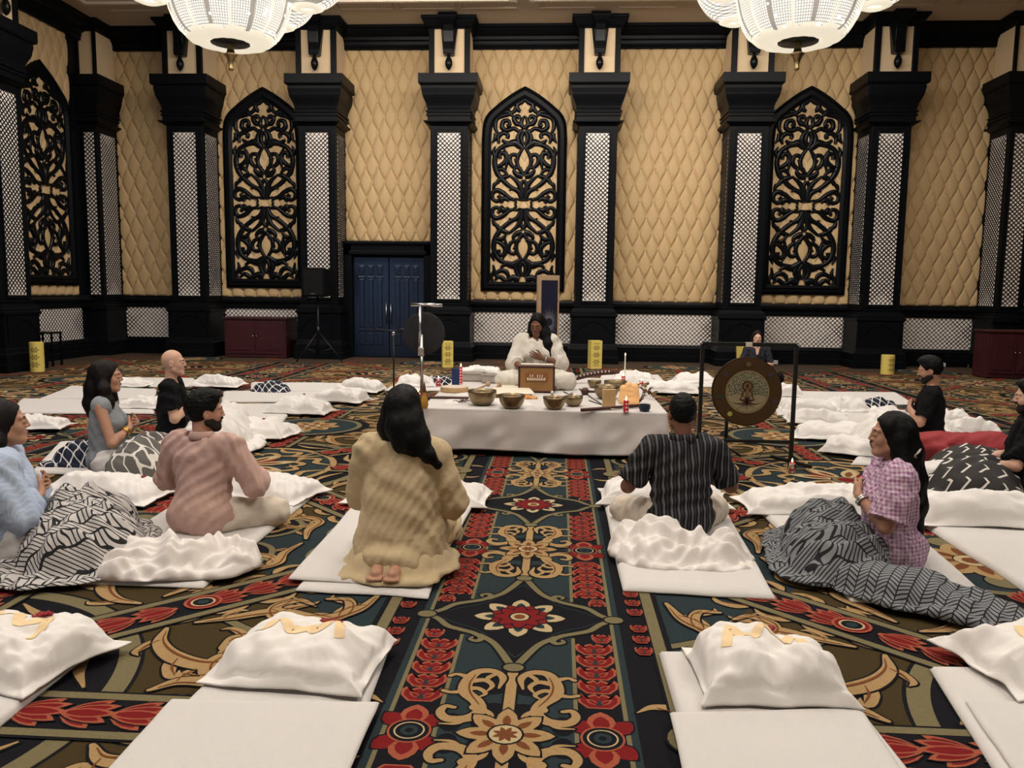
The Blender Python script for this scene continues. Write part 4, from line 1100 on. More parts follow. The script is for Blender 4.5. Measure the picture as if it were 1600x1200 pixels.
# second row
mattress([(82, 914), (318, 922), (492, 776), (300, 776)], 'White mat under the man in the pink shirt', 8)
mattress([(452, 914), (668, 926), (738, 800), (560, 790)], 'Upper white mat under the kneeling woman in yellow', 9, z0=.03, th=.022)
mattress([(462, 926), (668, 938), (716, 815), (560, 805)], 'Lower white mat showing below the kneeling woman in yellow', 10, th=.02)
mattress([(972, 928), (1212, 940), (1128, 790), (942, 780)], 'White mat under the man in the striped shirt', 11)
mattress([(1330, 944), (1556, 950), (1392, 806), (1190, 806)], 'White mat under the woman in the gingham dress', 12)
mattress([(1615, 938), (1830, 938), (1700, 812), (1445, 828)], 'White mat right of the woman in the gingham dress', 13, th=.04)
mattress([(-160, 900), (0, 896), (228, 780), (60, 770)], 'White mat under the woman in the blue shirt', 14)
# left field
LM = [([(48, 742), (240, 746), (262, 690), (92, 694)], 'White mat under the woman in the grey tank top'),
      ([(10, 648), (240, 648), (250, 628), (34, 626)], 'White mat left of the woman in the grey tank top, behind her back'),
      ([(62, 625), (240, 625), (246, 611), (110, 606)], 'White mat far left, second from the rear row'),
      ([(188, 606), (300, 606), (304, 594), (196, 592)], 'White mat at the far left of the rear row'),
      ([(352, 662), (440, 664), (452, 648), (372, 646)], 'White mat right behind the head of the man in pink'),
      ([(338, 652), (470, 650), (492, 634), (352, 634)], 'White mat third from the rear, right of the bald man'),
      ([(346, 630), (520, 630), (530, 616), (350, 614)], 'White mat second from the rear, right of the bald man'),
      ([(392, 614), (556, 614), (566, 602), (392, 600)], 'White mat in the rear row carrying the folded navy blanket'),
      ([(240, 690), (380, 690), (400, 655), (265, 655)], 'White mat under the bald man in the black shirt'),
      ([(600, 612), (690, 612), (700, 596), (636, 594)], 'White mat at the left rear of the white platform'),
      ([(935, 600), (1040, 600), (1030, 588), (940, 588)], 'White mat at the right rear of the white platform'),
      ([(1040, 606), (1130, 606), (1126, 594), (1052, 592)], 'White mat behind the gong frame left post'),
      ([(1215, 650), (1400, 652), (1350, 624), (1205, 624)], 'White mat right of the gong, in front of the heaped sheets'),
      ([(1240, 632), (1430, 634), (1400, 616), (1230, 614)], 'White mat furthest back right of the gong'),
      ([(1300, 676), (1500, 684), (1490, 650), (1330, 646)], 'White mat under the bearded man in the black T-shirt'),
      ([(1330, 728), (1540, 740), (1540, 700), (1360, 694)], 'White mat under the person in the red top'),
      ([(1430, 776), (1700, 792), (1680, 736), (1440, 720)], 'White mat under the man at the right edge')]
for i, (px, lb) in enumerate(LM): mattress(px, lb, 20+i)

# ------------------------------------------------------------------ pillows
def pillow_h(w, l, h, seed):
    def top(x, y):
        u = np.abs(x)/(w/2*.87); v = np.abs(y)/(l/2*.83)
        f = np.clip(1-u**2.6, 0, 1)**.62*np.clip(1-v**2.6, 0, 1)**.62
        p = np.stack([x*3, y*3, np.full_like(x, seed*1.3)], -1)
        ang = np.arctan2(y, x); rr = np.hypot(x/w, y/l)
        rad = ridged(np.stack([ang*4.6, rr*1.4, np.full_like(x, seed)], -1), seed, 2)*np.clip(rr*2.2-.25, 0, 1)
        e = np.clip(f*6, 0, 1)
        return f*h*(1+.12*fbm(p, seed, 2))+e*(.016*rad+.012*folds(p/3, seed+3, 14)+.007*folds(p/3, seed+4, 28)+.004*ridged(p*4, seed+6, 3))+.004
    return top
PCACHE = {}
def pillow_mesh(w, l, h, seed):
    key = (w, l, h, seed)
    if key in PCACHE: return PCACHE[key]
    nu, nv = 104, 78; t = np.linspace(-1, 1, nu); s = np.linspace(-1, 1, nv)
    t = np.sign(t)*np.abs(t)**.85; s = np.sign(s)*np.abs(s)**.85
    U, Vv = np.meshgrid(t, s, indexing='ij')
    pinch = 1-.085*(1-np.abs(Vv)**2)*np.abs(U)**4; pinch2 = 1-.085*(1-np.abs(U)**2)*np.abs(Vv)**4
    X = U*w/2*pinch; Y = Vv*l/2*pinch2
    wob = fbm(np.stack([U*2, Vv*2, U*0+seed], -1), seed+8, 2); X = X+.012*wob; Y = Y+.012*fbm(np.stack([U*2, Vv*2, U*0+seed], -1), seed+19, 2)
    T = pillow_h(w, l, h, seed)(X, Y)
    fl = np.maximum(np.abs(U), np.abs(Vv)); droop = np.clip((fl-.86)/.14, 0, 1)
    lift = h*.26*(1-droop*.8)*(1+1.1*fbm(np.stack([U*2.3, Vv*2.3, U*0+seed], -1), seed+31, 2))
    lift = np.clip(lift, .003, h*.5)
    top = np.stack([X, Y, lift+T*.86], -1).reshape(-1, 3)
    u = np.abs(X)/(w/2*.87); v = np.abs(Y)/(l/2*.83); f = np.clip(1-u**2.4, 0, 1)**.6*np.clip(1-v**2.4, 0, 1)**.6
    bz = np.clip(lift-.003-f*h*.9, .0, None)
    bot = np.stack([X, Y, bz], -1).reshape(-1, 3); n = nu*nv; F = grid_faces(nu, nv); idx = np.arange(n).reshape(nu, nv)
    loop = list(idx[:, 0])+list(idx[-1, 1:])+list(idx[-2::-1, -1])+list(idx[0, -2:0:-1])
    faces = [tuple(q) for q in F.tolist()]+[tuple(q+n)[::-1] for q in F]+[(loop[i]+n, loop[(i+1) % len(loop)]+n, loop[(i+1) % len(loop)], loop[i]) for i in range(len(loop))]
    me = bpy.data.meshes.new('pillow'); me.from_pydata(np.concatenate([top, bot]).tolist(), [], faces); me.materials.append(WHITE)
    me.polygons.foreach_set('use_smooth', [True]*len(faces)); me.update()
    from mathutils.bvhtree import BVHTree
    bv = BVHTree.FromPolygons([Vector(q) for q in top], [tuple(q) for q in F.tolist()])
    PCACHE[key] = (me, bv); return PCACHE[key]
def pillow(px, py, w, l, h, rot, z0, label, seed=0, mark=False, petals=0, ppos=(0, 0), tilt=(0, 0)):
    me, bv = pillow_mesh(w, l, h, seed % 5)
    x, y, _ = floor_at(px, py, 0); 
    o = bpy.data.objects.new('pillow', me); COL.objects.link(o); o.location = (x, y, z0); o.rotation_euler = (math.radians(tilt[0]), math.radians(tilt[1]), math.radians(rot))
    tag(o, label, 'pillow', 'white pillows laid on the mats')
    def zt(a, b_):
        hit = bv.ray_cast(Vector((a, b_, 1)), Vector((0, 0, -1)))[0]; return hit.z if hit else .01
    if mark:
        b = MB(); pts = [(-.16, -.05), (-.12, .075), (-.05, -.01), (0.0, .06), (.05, -.01), (.12, .075), (.16, -.05)]
        pts = catmull([(q[0], q[1]+.04) for q in pts], 10) if False else np.concatenate([np.linspace(pts[i], pts[i+1], 10, endpoint=False) for i in range(6)]+[[pts[6]]])
        wd = .034; v = []
        T = np.gradient(pts, axis=0); T /= np.linalg.norm(T, axis=1)[:, None]; N = np.stack([-T[:, 1], T[:, 0]], 1)
        for q, nn in zip(pts, N):
            for k in np.linspace(-1, 1, 4):
                a, c = q+nn*wd*k*.55; v.append((a, c, zt(a, c)+.0025))
        f = [(i*4+j, (i+1)*4+j, (i+1)*4+j+1, i*4+j+1) for i in range(len(pts)-1) for j in range(3)]
        f = [q for q in f if (v[q[0]][2] > .02)]
        b.add(v, f); b.build('embroidered_mark', GOLDM, o, True)
        o.children[0]['label'] = 'pale gold zigzag mark'
    R = Matrix.Rotation(math.radians(rot), 3, 'Z') 
    for k in range(petals):
        rng = random.Random(seed*31+k+int(px)); a = ppos[0]+rng.uniform(-.035, .035); c = ppos[1]+rng.uniform(-.02, .02)
        b = MB(); r = .016
        v = []; 
        for i in range(5):
            for j in range(5):
                s_, t_ = (i-2)/2, (j-2)/2; v.append((s_*r*(1-.35*abs(t_)), t_*r*1.25*(1-.25*abs(s_)), .010*(s_*s_+t_*t_*.5)+.003))
        b.add(v, [(i*5+j, (i+1)*5+j, (i+1)*5+j+1, i*5+j+1) for i in range(4) for j in range(4)])
        p = R@Vector((a, c, zt(a, c))); pe = b.build('flower_petal', PETAL, None, True, loc=(x+p.x, y+p.y, z0+p.z+.001), rz=rng.uniform(0, 6))
        sm = pe.modifiers.new('t', 'SOLIDIFY'); sm.thickness = .0015
        w_ = label.replace(',', '').split(); sh_ = ' '.join(w_[:12]); sh_ = ' '.join(w_[:11]); tag(pe, 'Dark red petal on the '+sh_[0].lower()+sh_[1:], 'petal', 'petals on '+sh_.lower())
    return o
pillow(476, 1052, .61, .48, .125, -6, .045, 'Front white pillow with a gold mark, just left of the lotus runner', 1, True, 5, (.08, .09))
pillow(1194, 1078, .55, .46, .145, 2, .045, 'Front white pillow with a gold mark, just right of the lotus runner', 2, True, 4, (.04, .11))
pillow(18, 1042, .68, .50, .13, -14, .04, 'White pillow with a gold mark in the bottom left corner', 3, True, 6, (.06, .10))
pillow(1652, 1060, .74, .50, .13, 12, .055, 'White pillow at the right frame edge of the front row', 4, True)
pillow(420, 778, .74, .46, .13, -18, .036, 'White pillow beyond the knees of the man in pink', 0)
pillow(655, 785, 1.0, .46, .13, -3, .03, 'White pillow in front of the kneeling woman in yellow', 1)
pillow(1035, 788, .92, .46, .12, -2, .036, 'White pillow in front of the man in the striped shirt', 2)
pillow(1268, 800, 1.0, .46, .14, 3, .03, 'Wide white pillow left of the woman in the gingham dress', 3)
pillow(1525, 822, .95, .48, .16, -2, .05, 'Wide white pillow right of the woman in the gingham dress', 4, petals=1, ppos=(-.02, .05))
pillow(172, 780, .86, .48, .13, -8, .036, 'White pillow between the woman in blue and the man in pink', 0, petals=1, ppos=(.2, .12))
SP = [(408, 684, .70, .46, .15, -12, 'White pillow with a petal, right of the head of the man in pink', 1, 1), (472, 648, .74, .46, .15, -6, 'White pillow nearest the woman in yellow among the left rear mats', 2, 1),
      (534, 630, .72, .46, .16, -10, 'White pillow leaning against the rearmost pillow, left of the yellow woman', 3, 1), (566, 614, .62, .42, .15, -8, 'Rearmost white pillow on the row of the folded navy blanket', 4, 1),
      (342, 606, .72, .46, .14, 0, 'White pillow behind the bald man, topmost on the left', 0, 1), (202, 606, .60, .42, .10, 0, 'Flat white pillow furthest back on the left', 1, 0),
      (58, 672, .62, .40, .10, 10, 'White pillow left of the woman in the tank top, on bare carpet', 2, 0), (222, 640, .50, .40, .11, 5, 'White pillow just right of the tank-top woman, behind her', 3, 0),
      (990, 596, .70, .46, .13, -8, 'White pillow behind the right rear corner of the platform', 0, 0), (1084, 600, .72, .44, .14, 4, 'White pillow just left of the gong frame, at the rear', 1, 1),
      (1050, 616, .85, .46, .13, -6, 'White pillow between the platform and the gong frame', 2, 0), (1224, 622, .52, .42, .15, 0, 'Small white pillow peeping out right of the gong', 3, 0),
      (1262, 645, .72, .42, .12, -6, 'White pillow right of the gong frame, nearest to its post', 4, 0), (1278, 664, .74, .42, .13, -10, 'White pillow on the second mat right of the gong frame', 0, 1),
      (1300, 688, .80, .44, .14, -12, 'White pillow at the height of the gingham woman face, right of the frame', 1, 0), (1338, 712, .62, .42, .12, -25, 'White pillow just in front of the gingham woman chin', 2, 0),
      (1440, 716, .62, .44, .15, -10, 'White pillow behind the gingham woman, under the red sleeve', 3, 0), (1480, 764, 1.0, .46, .15, -14, 'Long white pillow beside the patterned blanket at right', 4, 0),
      (1522, 684, .52, .40, .16, -15, 'White pillow behind the person in red', 0, 0), (1486, 662, .40, .34, .12, 0, 'Small white pillow behind the bearded man back', 1, 0),
      (650, 606, .62, .42, .14, 8, 'White pillow behind the left rear corner of the platform', 2, 0), (748, 588, .85, .42, .13, 0, 'White pillow behind the boxes on the platform', 3, 0)]
for px, py, w_, l_, h_, r_, lb, sd, pt in SP: pillow(px, py, w_, l_, h_, r_, .034, lb, sd, petals=pt, ppos=(0, .08))

# ------------------------------------------------------------------ crumpled sheets and blankets
V3_ = lambda *a: np.array(a, float)
def heap(name, loc, rz, w, l, bumps, m, label, cat='sheet', seed=0, amp=.05, base=.02, freq=7.0, res=.0085, rough=.35, group=None, warp=.12, edge=.10):
    """crumpled textile as a height field over an irregular outline; bumps = (x, y, rx, ry, height)"""
    nu = int(w/res); nv = int(l/res); A_, B_ = np.meshgrid(np.linspace(-1, 1, nu), np.linspace(-1, 1, nv), indexing='ij')
    rr = np.maximum(np.abs(A_), np.abs(B_)); th = np.arctan2(B_, A_+1e-9); cs, sn = np.cos(th), np.sin(th)
    Rt = 1/((np.abs(cs)**3.0+np.abs(sn)**3.0)**(1/3.0)); Rt = Rt*(1+warp*.8*fbm(np.stack([cs*1.6+seed, sn*1.6, cs*0], -1), seed, 3)+.03*vnoise(np.stack([cs*9, sn*9, cs*0+seed], -1), seed))
    X = w/2*rr*cs*Rt; Y = l/2*rr*sn*Rt; e = np.clip((1-rr)/edge, 0, 1)
    h = np.zeros_like(X)
    for bx, by, rx, ry, bh in bumps:
        t = np.clip(1-((X-bx)/rx)**2-((Y-by)/ry)**2, 0, 1); hb = bh*t**.6
        h = np.maximum(h, hb)+.25*np.minimum(h, hb)
    P3 = np.stack([X, Y, X*0+seed], -1)
    wv = np.stack([X+.06*vnoise(P3*5, seed), Y+.06*vnoise(P3*5, seed+7), X*0+seed], -1)
    f = 1.1*folds(wv*V3_(1, 1, 1), seed, freq*1.15)+.5*folds(wv+3, seed+5, freq*2.2)+.35*fbm(P3*4, seed+2, 2)
    Z = (base+h)*e**.55+1.15*amp*f*e**.5*(.55+.45*np.clip((base+h)/.08, 0, 1))
    Z = np.maximum(Z, .004*e)
    X2 = X+.014*vnoise(P3*7, seed+11); Y2 = Y+.014*vnoise(P3*7, seed+12)
    v = np.stack([X2, Y2, Z], -1).reshape(-1, 3); F = grid_faces(nu, nv)
    o = mesh_obj(name, v, F, m, loc=loc, rz=rz); sm = o.modifiers.new('thick', 'SOLIDIFY'); sm.thickness = .004; sm.offset = -1
    return tag(o, label, cat, group)
def fl(px, py, z): return floor_at(px, py, z)
heap('crumpled_sheet', fl(282, 884, .036), math.radians(8), .78, .46, [(-.10, .05, .30, .20, .12), (.2, .02, .22, .16, .08), (-.2, -.10, .2, .12, .06)], LINEN, 'White sheet crumpled behind the man in the pink shirt', seed=2, amp=.045, freq=8)
heap('crumpled_sheet', fl(1058, 868, .036), math.radians(-6), .74, .50, [(-.12, .08, .26, .18, .12), (.18, .0, .2, .16, .08), (-.1, -.10, .22, .12, .07)], LINEN, 'White sheet crumpled behind the man in the striped shirt', seed=5, amp=.05, freq=9)
heap('crumpled_sheet', fl(1318, 641, .034), .1, .82, .44, [(0, 0, .34, .18, .13)], WHITE, 'White crumpled sheet left of the bearded man', seed=7, amp=.05)
heap('crumpled_sheet', fl(358, 668, .034), .0, .5, .6, [(0, 0, .2, .26, .20)], WHITE, 'White sheet heaped behind the head of the man in pink', seed=10, amp=.05)
def band(nt, x, period, width):
    s = mnode(nt, 'FRACT', mnode(nt, 'DIVIDE', x, period)); return mnode(nt, 'LESS_THAN', s, width/period)
def chevron(nt, x, y, z):
    z2 = mnode(nt, 'MULTIPLY', z, 1.2); yy = mnode(nt, 'ADD', y, z2)
    tri = mnode(nt, 'PINGPONG', x, .055); a = band(nt, mnode(nt, 'ADD', yy, mnode(nt, 'MULTIPLY', tri, .9)), .034, .010)
    bb = band(nt, x, .055, .008); return mnode(nt, 'MAXIMUM', a, bb)
def ogeenet(nt, x, y, z):
    u = mnode(nt, 'ADD', x, mnode(nt, 'MULTIPLY', z, .6)); v = mnode(nt, 'ADD', y, mnode(nt, 'MULTIPLY', z, .8))
    s = mnode(nt, 'MULTIPLY', mnode(nt, 'SINE', mnode(nt, 'MULTIPLY', v, 2*PI/.17)), .022)
    out = None
    for sg, ph in ((1, 0), (-1, .055)):
        w_ = mnode(nt, 'PINGPONG', mnode(nt, 'ADD', mnode(nt, 'ADD', u, ph), mnode(nt, 'MULTIPLY', s, sg)), .055)
        b_ = mnode(nt, 'LESS_THAN', w_, .0065); out = b_ if out is None else mnode(nt, 'MAXIMUM', out, b_)
    return out
def zigzag(nt, x, y, z):
    u = mnode(nt, 'ADD', x, mnode(nt, 'MULTIPLY', z, .7)); tri = mnode(nt, 'PINGPONG', u, .07)
    a = band(nt, mnode(nt, 'ADD', y, mnode(nt, 'MULTIPLY', tri, .8)), .115, .017)
    g = mnode(nt, 'LESS_THAN', mnode(nt, 'FRACT', mnode(nt, 'DIVIDE', u, .14)), .72); return mnode(nt, 'MULTIPLY', a, g)
def basket(nt, x, y, z):
    yy = mnode(nt, 'ADD', y, mnode(nt, 'MULTIPLY', z, .8)); k = mnode(nt, 'FLOOR', mnode(nt, 'DIVIDE', x, .05))
    par = mnode(nt, 'PINGPONG', k, 1.0); tri = mnode(nt, 'MULTIPLY', mnode(nt, 'FRACT', mnode(nt, 'DIVIDE', x, .05)), .04)
    tri2 = mnode(nt, 'ADD', mnode(nt, 'MULTIPLY', par, tri), mnode(nt, 'MULTIPLY', mnode(nt, 'SUBTRACT', 1.0, par), mnode(nt, 'SUBTRACT', .04, tri)))
    a = band(nt, mnode(nt, 'ADD', yy, tri2), .026, .009); bb = band(nt, x, .05, .006); return mnode(nt, 'MAXIMUM', a, bb)
BK1 = pattern_mat('black_and_white_woven_stripe', chevron, (.50, .48, .46), (.012, .012, .014), .8, .05, 2.0)
BK2 = pattern_mat('grey_and_black_basketweave', basket, (.20, .21, .22), (.008, .008, .010), .75, .07, 2.0)
BK3 = pattern_mat('navy_with_white_trellis', ogeenet, (.008, .012, .03), (.66, .64, .60), .8, .10, 2.5)
BK4 = pattern_mat('grey_with_white_trellis', ogeenet, (.11, .105, .095), (.66, .63, .58), .8, .08, 2.0)
BK5 = pattern_mat('charcoal_with_white_zigzag', zigzag, (.035, .032, .03), (.68, .65, .60), .8, .05, 2.0)
heap('blanket', fl(424, 611, .036), 0, .55, .34, [(0, 0, .26, .15, .10)], BK3, 'Folded navy and white blanket on a rear mat, right of the bald man', 'blanket', 10, .03)
heap('blanket', fl(690, 602, .034), 0, .80, .30, [(0, 0, .38, .14, .10)], BK3, 'Black and white blanket behind the left rear corner of the platform', 'blanket', 14, .03)
heap('blanket', fl(1372, 640, .034), .1, .5, .24, [(0, 0, .24, .11, .12)], BK3, 'Dark and white blanket behind the sheet of the bearded man', 'blanket', 15, .03)
# ================================================================== PEOPLE
SK_TAN = skin_mat('warm_brown_skin', (.45, .245, .160)); SK_FAIR = skin_mat('light_brown_skin', (.58, .355, .255)); SK_DARK = skin_mat('deep_brown_skin', (.19, .088, .055))
SK_MID = skin_mat('mid_brown_skin', (.40, .215, .140))
def off(p, dx, dy): return (p[0]+dx, p[1]+dy, p[2])
def px_seat(px, py, d=.12, z=.036): 
    p = floor_at(px, py, z); n = math.hypot(p[0], p[1]); return (p[0]*(1+d/n), p[1]*(1+d/n), 0)
HEART = lambda P, e=(.26, .04, .33), y=.155, z=.40: (P.arm(1, (e[0], e[1], e[2]), (.085, y, z-.02), (-1, .12, .35), (.1, 1, 0), -1, .15), P.arm(-1, (-e[0], e[1], e[2]), (-.085, y+.022, z), (1, .05, .25), (-.1, 1, 0), 1, .15))
CREAMT = mat('cream_cotton_trousers', (.62, .55, .46), .85, bump=(180, .1)); WTROU = mat('white_cotton_trousers', (.70, .67, .63), .85)
BLK = mat('black_cotton_jersey', (.004, .004, .005), .85, bump=(300, .15), spec=.15); COLDG = mat('gold_bracelet_metal', (.75, .50, .18), .25, 1.0)
SILV = mat('silver_metal', (.7, .7, .68), .25, 1.0)
def ring_on(P, side, r, m, name, t=.90, th=.005, n=1):
    for a in P.arms:
        if a[0] == side:
            e, w_ = Vector(a[1]), Vector(a[2]); ax = (w_-e).normalized(); R = ax.to_track_quat('Z', 'Y').to_matrix()
            b = MB()
            for k in range(n):
                c = e.lerp(w_, t)-ax*k*.012; pts = [c+R@Vector((r*math.cos(q), r*math.sin(q), 0)) for q in np.linspace(0, 2*PI, 20)]; b.tube(pts, th, 6)
            return b.build(name, m, P.o, True)
# ---- man in pink, back view
p = Person('Man in a pale pink shirt seen from behind, sitting cross-legged on a mat', px_seat(318, 838, .16), math.radians(-14), SK_TAN, 1.0, .03, .99, hyaw=math.radians(-42), hpitch=-.05, width=1.08, h=.006)
p.kw, p.ky = .31, .27; p.arm(1, (.295, .10, .30), (.17, .30, .34), (-.7, .6, .3), (.5, .6, .2), -1, .3); p.arm(-1, (-.31, .08, .30), (-.10, .28, .36), (.8, .5, .2), (-.3, .8, .2), 1, .3)
p.build_skin(beard=True); p.hair_short(vol=.016, top=.006, seed=1)
PINK = mat('pale_pink_linen', (.50, .335, .29), .85, bump=(220, .2))
p.top('shirt', PINK, .020, 0.0, .0, 1.55, .014, 8, 1, belly=.01, collar=PINK, flare=.008); p.pants('trousers', CREAMT, .014)
# ---- kneeling woman in yellow
p = Person('Kneeling woman with long black hair in a pale yellow kurta, seen from behind', px_seat(628, 896, .22, .05), math.radians(-4), SK_TAN, 1.0, .02, 1.07, fem=True, kneel=True, hpitch=-.22, h=.006, width=1.06)
p.root_loc = (p.root_loc[0], p.root_loc[1], .04)
p.arm(1, (.255, .06, .31), (.09, .22, .42), (-.6, .3, .7), (.3, 1, 0), -1, .2); p.arm(-1, (-.235, .08, .33), (-.09, .22, .42), (.6, .3, .7), (-.3, 1, 0), 1, .2)
p.build_skin()
p.hair_long([(0, -.05, .02), (.02, -.085, -.06), (.05, -.10, -.13), (.09, -.10, -.17)], [.085, .085, .075, .05], vol=.020, seed=2, extra=(([(.06, -.05, -.02), (.105, -.085, -.12), (.16, -.11, -.20), (.205, -.10, -.25), (.20, -.09, -.28)], [.06, .055, .036, .018, .008]), ([(-.05, -.03, 0), (-.07, -.04, -.08), (-.06, -.06, -.13)], [.06, .05, .03])))
YEL = mat('sheer_yellow_linen', (.50, .395, .235), .8, noise=(9, .10), bump=(200, .25))
S_ = p.top('kurta', YEL, .030, .045, .02, 1.75, .012, 7, 6, flare=.012, skirt=.05)
heap('kurta_hem', (0, -.03, .0), 0, .62, .66, [(0, .02, .28, .30, .13)], YEL, 'x', 'x', 4, .02, res=.013)
kh = bpy.data.objects['kurta_hem']; kh.parent = S_; [kh.__delitem__(q) for q in ('label', 'category') if q in kh]
# ---- man in striped shirt
def stripes(nt, x, y, z): return mnode(nt, 'MAXIMUM', band(nt, x, .040, .010), mnode(nt, 'MULTIPLY', band(nt, mnode(nt, 'ADD', x, .018), .040, .003), .6))
STR = pattern_mat('black_shirt_grey_stripes', stripes, (.004, .004, .005), (.10, .10, .11), .8, .03, 2.5)
p = None; p = Person('Man in a black shirt with grey stripes seen from behind, sitting cross-legged', px_seat(1062, 842, .16), math.radians(6), SK_DARK, 1.0, .03, 1.0, hpitch=-.12, width=1.06, h=.006)
p.kw, p.ky = .29, .27; p.arm(1, (.315, .05, .30), (.14, .26, .36), (-.7, .4, .4), (.3, .9, 0), -1, .3); p.arm(-1, (-.315, .05, .30), (-.14, .26, .36), (.7, .4, .4), (-.3, .9, 0), 1, .3)
p.build_skin(); p.hair_short(vol=.008, seed=3, back=-.055)
p.top('shirt', STR, .018, .008, .02, .86, .012, 8, 3, belly=.01, collar=STR, flare=.014); p.pants('trousers', CREAMT, .014)
# ---- gingham woman
def ging(nt, x, y, z):
    a = None
    for q in (x, y, z):
        s_ = mnode(nt, 'MULTIPLY', band(nt, q, .020, .010), .34); a = s_ if a is None else mnode(nt, 'ADD', a, s_)
    return a
GING = pattern_mat('lilac_gingham', ging, (.62, .50, .58), (.24, .09, .20), .85, .02, 3)
p = Person('Woman in a lilac gingham dress with very long black hair, hands on her heart', px_seat(1385, 885, .08), math.radians(78), SK_MID, 1.0, .0, .98, fem=True, hpitch=.02, h=.005, width=1.02)
HEART(p, (.235, .06, .29), .150, .41); p.build_skin()
p.hair_long([(0, -.05, .02), (0, -.085, -.08), (0, -.115, -.22), (0, -.13, -.36), (.01, -.14, -.50), (.02, -.15, -.60)], [.08, .075, .07, .065, .045, .012], vol=.010, seed=4, extra=(([(-.05, -.03, -.02), (-.075, -.06, -.14), (-.06, -.11, -.3)], [.05, .05, .04]), ([(.05, -.03, -.02), (.075, -.06, -.14), (.06, -.11, -.3)], [.05, .05, .04])))
p.top('dress', GING, .020, .008, .015, .86, .012, 10, 4, bust=.01, flare=.035, skirt=.02, sr=1.12, collar=GING)
heap('blanket', p.at(.0, .25), p.rz, .98, .74, [(-.24, .02, .25, .26, .20), (.24, .02, .25, .26, .22), (0, .0, .3, .30, .17)], BK2, 'Grey basketweave blanket over the lap of the gingham woman', 'blanket', 6, .032)
heap('blanket', fl(1462, 945, .036), math.radians(-38), .95, .36, [(-.2, .0, .3, .15, .11), (.12, 0, .26, .12, .06)], BK2, 'Trailing tail of grey basketweave blanket in front of the gingham woman', 'blanket', 12, .03)
ring_on(p, -1, .034, SILV, 'wristwatch', .88, .006, 2); ring_on(p, 1, .034, COLDG, 'bracelet', .9, .003, 2)
b = MB(); c_ = Vector(p.hc); 
b.ball(c_+Vector((-.083, -.004, -.040)), .009, 10); b.ball(c_+Vector((.083, -.004, -.040)), .009, 10); b.build('earrings', mat('pearl', (.8, .76, .7), .2), p.o, True)
b = MB(); b.tube([c_+Vector((-.05, -.135, -.05)), c_+Vector((-.085, -.12, -.06)), c_+Vector((-.09, -.10, -.085)), c_+Vector((-.055, -.13, -.10)), c_+Vector((-.05, -.135, -.05))], .006, 8); b.build('hair_clip', mat('pale_acrylic_clip', (.6, .5, .42), .2), p.o, True)
# ---- woman in blue, left edge
def pin(nt, x, y, z): return band(nt, mnode(nt, 'ADD', x, mnode(nt, 'MULTIPLY', y, .5)), .013, .005)
BLUE = pattern_mat('pale_blue_striped_shirting', pin, (.40, .50, .66), (.48, .57, .70), .8, .0, 3)
p = Person('Woman in a pale blue shirt with hands on her heart at the left frame edge', px_seat(14, 872, .06), math.radians(-58), SK_TAN, 1.0, .0, 1.0, fem=True, hpitch=.06, hyaw=.05, h=.006, width=1.05)
HEART(p, (.235, .07, .29), .165, .39); p.build_skin()
p.hair_long([(0, -.05, .02), (0, -.085, -.08), (0, -.11, -.2)], [.08, .07, .05], HAIRB, vol=.010, seed=5, extra=(([(.05, -.02, .0), (.085, -.03, -.08), (.08, -.05, -.15)], [.04, .035, .02]),))
p.top('shirt', BLUE, .024, .008, .05, 1.7, .014, 8, 5, bust=.008, flare=.016, vneck=.03, collar=BLUE)
p.pants('trousers', WTROU, .012)
heap('blanket', p.at(.02, .34), p.rz, 1.16, .86, [(-.26, .0, .26, .30, .25), (.26, .0, .26, .30, .25), (0, .02, .3, .3, .18)], BK1, 'Black and white patterned blanket over the lap of the woman in blue', 'blanket', 3, .03)
# ---- tank-top woman
TANK = mat('grey_ribbed_jersey', (.24, .26, .28), .8, bump=(400, .15))
p = Person('Woman in a grey tank top with wavy dark hair, hands on her heart', px_seat(170, 738, .06), math.radians(-72), SK_TAN, 1.0, .0, 1.04, fem=True, h=.006, width=1.0)
HEART(p, (.225, .08, .29), .175, .40); p.build_skin()
p.hair_long([(0, -.05, .02), (0, -.085, -.08), (0, -.11, -.2), (0, -.12, -.30)], [.085, .08, .07, .03], HAIRB, vol=.016, seed=6, extra=(([(.05, -.02, .0), (.095, -.01, -.08), (.10, .02, -.18), (.09, .03, -.25)], [.045, .045, .04, .02]), ([(-.05, -.02, .0), (-.095, -.01, -.08), (-.10, .02, -.18)], [.045, .045, .03])))
tk = p.top('tank_top', TANK, .008, .008, .04, 0, .006, 8, 6, bust=.012, vneck=.04, sleeves=False, neck=-.012)
heap('blanket', p.at(.06, .30), p.rz, 1.04, .78, [(-.26, .0, .24, .28, .22), (.26, .0, .26, .28, .25), (0, .02, .3, .3, .18)], BK4, 'Grey trellis blanket over the knees of the tank-top woman', 'blanket', 9, .026)
heap('blanket', fl(135, 724, .036), math.radians(8), .70, .30, [(.05, .0, .30, .14, .15)], BK3, 'Navy trellis blanket beside the thigh of the tank-top woman', 'blanket', 8, .03)
p.pants('trousers', WTROU, .02); ring_on(p, 1, .033, COLDG, 'bracelets', .86, .005, 3)
# ---- bald man

p = Person('Bald man in a black T-shirt with hands on his chest', px_seat(272, 692, .0), math.radians(-74), SK_FAIR, 1.0, .0, 1.05, hpitch=.02, h=.006, width=1.05)
HEART(p, (.26, .06, .30), .150, .41); p.build_skin(); p.top('t_shirt', BLK, .014, .008, .03, .72, .010, 8, 7, belly=.01, flare=.012)
heap('crumpled_sheet', p.at(.0, .38), p.rz, 1.1, .86, [(-.26, .0, .26, .30, .24), (.26, .0, .26, .30, .28), (0, .02, .3, .3, .2)], WHITE, 'White sheet over the legs of the bald man', seed=9, amp=.03)
